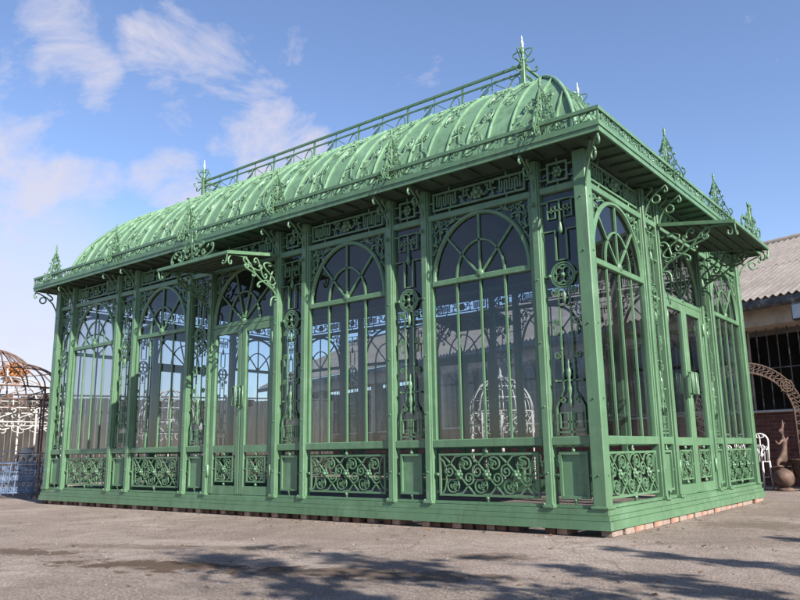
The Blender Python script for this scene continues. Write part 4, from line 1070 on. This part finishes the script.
# ------------------------------------------------------------------ trees
def leafy(name, c, h, crown, leafm, label, seed, n=2600, lsz=.07, trunk_r=.05, cz=None, cat='tree', limbs=9, clumps=26, group=None):
    """crown = (rx, ry, rz) around height cz"""
    random.seed(seed)
    o = bpy.data.objects.new(name, None); COL.objects.link(o); o.location = c; o['label'] = label; o['category'] = cat
    if group: o['group'] = group
    rx, ry, rz = crown; cz = cz if cz is not None else h-rz
    t = MB(); tip = Vector((random.uniform(-.1, .1), random.uniform(-.1, .1), cz+rz*.6)); pts = []
    for i in range(9):
        k = i/8; pts.append(Vector((tip.x*k+.04*sin(k*7+seed), tip.y*k+.04*cos(k*5+seed), tip.z*k)))
    t.tube(pts, [trunk_r*(1-.8*i/8) for i in range(9)], 8)
    cl = []
    for k in range(clumps):
        while True:
            p = Vector((random.uniform(-1, 1), random.uniform(-1, 1), random.uniform(-1, 1)))
            if .25 < p.length < 1: break
        cl.append(Vector((p.x*rx, p.y*ry, cz+p.z*rz)))
    for k in range(limbs):
        e = cl[k % len(cl)]; zb = max(cz-rz*.9, min(e.z-.25, cz+.2)); kb = zb/tip.z; b = Vector((tip.x*kb, tip.y*kb, zb)); mid = b.lerp(e, .5)+Vector((0, 0, .08))
        t.tube([b, mid, e], [trunk_r*.4, trunk_r*.28, trunk_r*.1], 5)
    link('trunk', t.mesh('trunk', BARK), o)
    cr = MB(); vs = []; fs = []
    for k in range(n):
        b = random.choice(cl); s = .30*min(rx, rz)
        p = b+Vector((random.gauss(0, s), random.gauss(0, s), random.gauss(0, s)))
        a = Vector((random.gauss(0, 1), random.gauss(0, 1), random.gauss(0, 1))).normalized(); d = a.orthogonal().normalized(); e2 = a.cross(d)
        l = lsz*random.uniform(.6, 1.3); i = len(vs)
        vs += [p-d*l, p+e2*l*.45, p+d*l, p-e2*l*.45]; fs.append((i, i+1, i+2, i+3))
    cr.add(vs, fs); link('crown', cr.mesh('crown', leafm), o)
    return o
for x, y, h, r, n_, lb_ in ((5.1, -4.45, 5.6, .32, 900, 'tallest slender young tree at the yard edge behind the camera side'), (5.3, -3.75, 5.5, .28, 750, 'slender young tree between the tallest and the thinnest one'), (5.5, -4.75, 4.7, .26, 650, 'slender young tree set back behind the tallest one'), (6.2, -3.2, 4.9, .20, 700, 'thinnest slender young tree next to the slim evergreens')):
    leafy('young_tree', (x, y, GZ), h, (r, r, h*.36), LEAF, lb_, int(h*10+x*7), n_, .075, .045, h*.62, limbs=30, clumps=34, group='slender young trees along the yard edge')
for i, (x, y, h, r, lb_) in enumerate(((6.6, -2.35, 4.6, .17, 'slim columnar evergreen nearest the bushy young trees'), (7.6, -2.55, 4.2, .15, 'slim columnar evergreen behind the first slim one'),
                                  (6.3, -.75, 3.9, .16, 'slim columnar evergreen facing the greenhouse corner'), (6.2, -.1, 3.6, .14, 'shortest slim columnar evergreen facing the greenhouse end'))):
    leafy('slim_evergreen', (x, y, GZ), h, (r, r, h*.42), LEAFD, lb_, 20+i, 2600, .07, .035, h*.56, limbs=0, clumps=60, group='slim evergreens along the yard edge')
leafy('autumn_tree', gpt(4, 470, 26), 3.9, (.48, .42, .28), LEAFO, 'small orange leaved tree rising over the fence', 31, 3200, .05, .05)

# ------------------------------------------------------------------ sky and sun
EL, AZ = 35., 15.          # sun height; angle of the sun from +X towards -Y
W_ = bpy.data.worlds.new('World'); S.world = W_; W_.use_nodes = True; nt = W_.node_tree
bg = nt.nodes['Background']
sky = N(nt, 'ShaderNodeTexSky'); sky.sky_type = 'NISHITA'; sky.sun_disc = False; sky.sun_elevation = radians(EL); sky.sun_rotation = radians(90+AZ)
sky.air_density = 1.0; sky.dust_density = .35; sky.ozone_density = 3.0
tc = N(nt, 'ShaderNodeTexCoord'); D = tc.outputs['Generated']
def cdir(u, v): return (fw+RT*(u-400)/FPX-UP*(v-300)/FPX).normalized()
def cmask(u, v, inner, outer):
    dt = N(nt, 'ShaderNodeVectorMath', operation='DOT_PRODUCT'); nt.links.new(D, dt.inputs[0]); dt.inputs[1].default_value = cdir(u, v)
    mr = N(nt, 'ShaderNodeMapRange'); mr.interpolation_type = 'SMOOTHSTEP'
    nt.links.new(dt.outputs['Value'], mr.inputs['Value']); mr.inputs['From Min'].default_value = cos(radians(outer)); mr.inputs['From Max'].default_value = cos(radians(inner))
    return mr.outputs[0]
def mth(op, a, b):
    n = N(nt, 'ShaderNodeMath', operation=op)
    for s_, v in zip(n.inputs, (a, b)):
        if hasattr(v, 'links'): nt.links.new(v, s_)
        else: s_.default_value = v
    return n.outputs[0]
mask = None
for u, v, i_, o_2, k in ((250, 128, 0, 5.5, .95), (200, 88, 0, 5.5, .92), (160, 45, 0, 4, .8), (290, 145, 0, 4, .7), (180, 188, 0, 4.2, 1.), (80, 75, 0, 4., .88), (55, 6, 0, 3.5, .9), (10, 330, 0, 10, 1.), (0, 235, 0, 4, .8), (-60, 300, 0, 16, .9)):
    x = mth('MULTIPLY', cmask(u, v, i_, o_2), k); mask = x if mask is None else mth('MAXIMUM', mask, x)
# thin cloud also elsewhere in the sky, mostly low
mp = N(nt, 'ShaderNodeMapping'); mp.inputs['Scale'].default_value = (1, 1, 1.7); nt.links.new(D, mp.inputs[0])

n1 = N(nt, 'ShaderNodeTexNoise', i_Scale=6.5, i_Detail=14., i_Roughness=.64, i_Distortion=.45); nt.links.new(mp.outputs[0], n1.inputs['Vector'])
n2 = N(nt, 'ShaderNodeTexNoise', i_Scale=2.2, i_Detail=8.); nt.links.new(mp.outputs[0], n2.inputs['Vector'])
wisps = ramp(nt, mth('ADD', mth('MULTIPLY', mth('SUBTRACT', n1.outputs['Fac'], .28), 1.5), mth('MULTIPLY', mask, .40)), [(.53, (0, 0, 0)), (.66, (.38, .38, .38)), (.84, (.82, .82, .82))]).outputs[0]
back = N(nt, 'ShaderNodeVectorMath', operation='DOT_PRODUCT'); nt.links.new(D, back.inputs[0]); back.inputs[1].default_value = (-.3, -.95, .1)
bk_ = N(nt, 'ShaderNodeMapRange'); nt.links.new(back.outputs['Value'], bk_.inputs['Value']); bk_.inputs['From Min'].default_value = .2; bk_.inputs['From Max'].default_value = .9
bm_ = mth('MULTIPLY', bk_.outputs[0], ramp(nt, n2.outputs['Fac'], [(.5, (0, 0, 0)), (.75, (.22, .22, .24))]).outputs[0])
low = mth('MAXIMUM', mth('MULTIPLY', cmask(-20, 400, 0, 17), .8), mth('MULTIPLY', cmask(20, 290, 0, 9), .55))
fac = mth('MAXIMUM', mth('MAXIMUM', wisps, low), bm_)
skb = mixc(nt, 1., sky.outputs[0], (1.20, 1.14, 1.22), 'MULTIPLY')
skc = mixc(nt, fac, skb, (4.3, 4.15, 4.75))
nt.links.new(skc, bg.inputs['Color']); bg.inputs['Strength'].default_value = .076
sd = bpy.data.lights.new('sun', 'SUN'); sd.energy = 5.0; sd.angle = radians(.53); sd.color = (1, .95, .87)
so = bpy.data.objects.new('sun', sd); COL.objects.link(so)
sv = Vector((cos(radians(AZ))*cos(radians(EL)), -sin(radians(AZ))*cos(radians(EL)), sin(radians(EL))))
so.rotation_euler = sv.to_track_quat('Z', 'Y').to_euler(); so.location = sv*30
S.view_settings.view_transform = 'Standard'; S.view_settings.look = 'None'; S.view_settings.gamma = 1; S.view_settings.use_curve_mapping = False
S.view_settings.exposure = 1.22
S.render.engine = 'CYCLES'; S.cycles.transparent_max_bounces = 24; S.cycles.max_bounces = 8
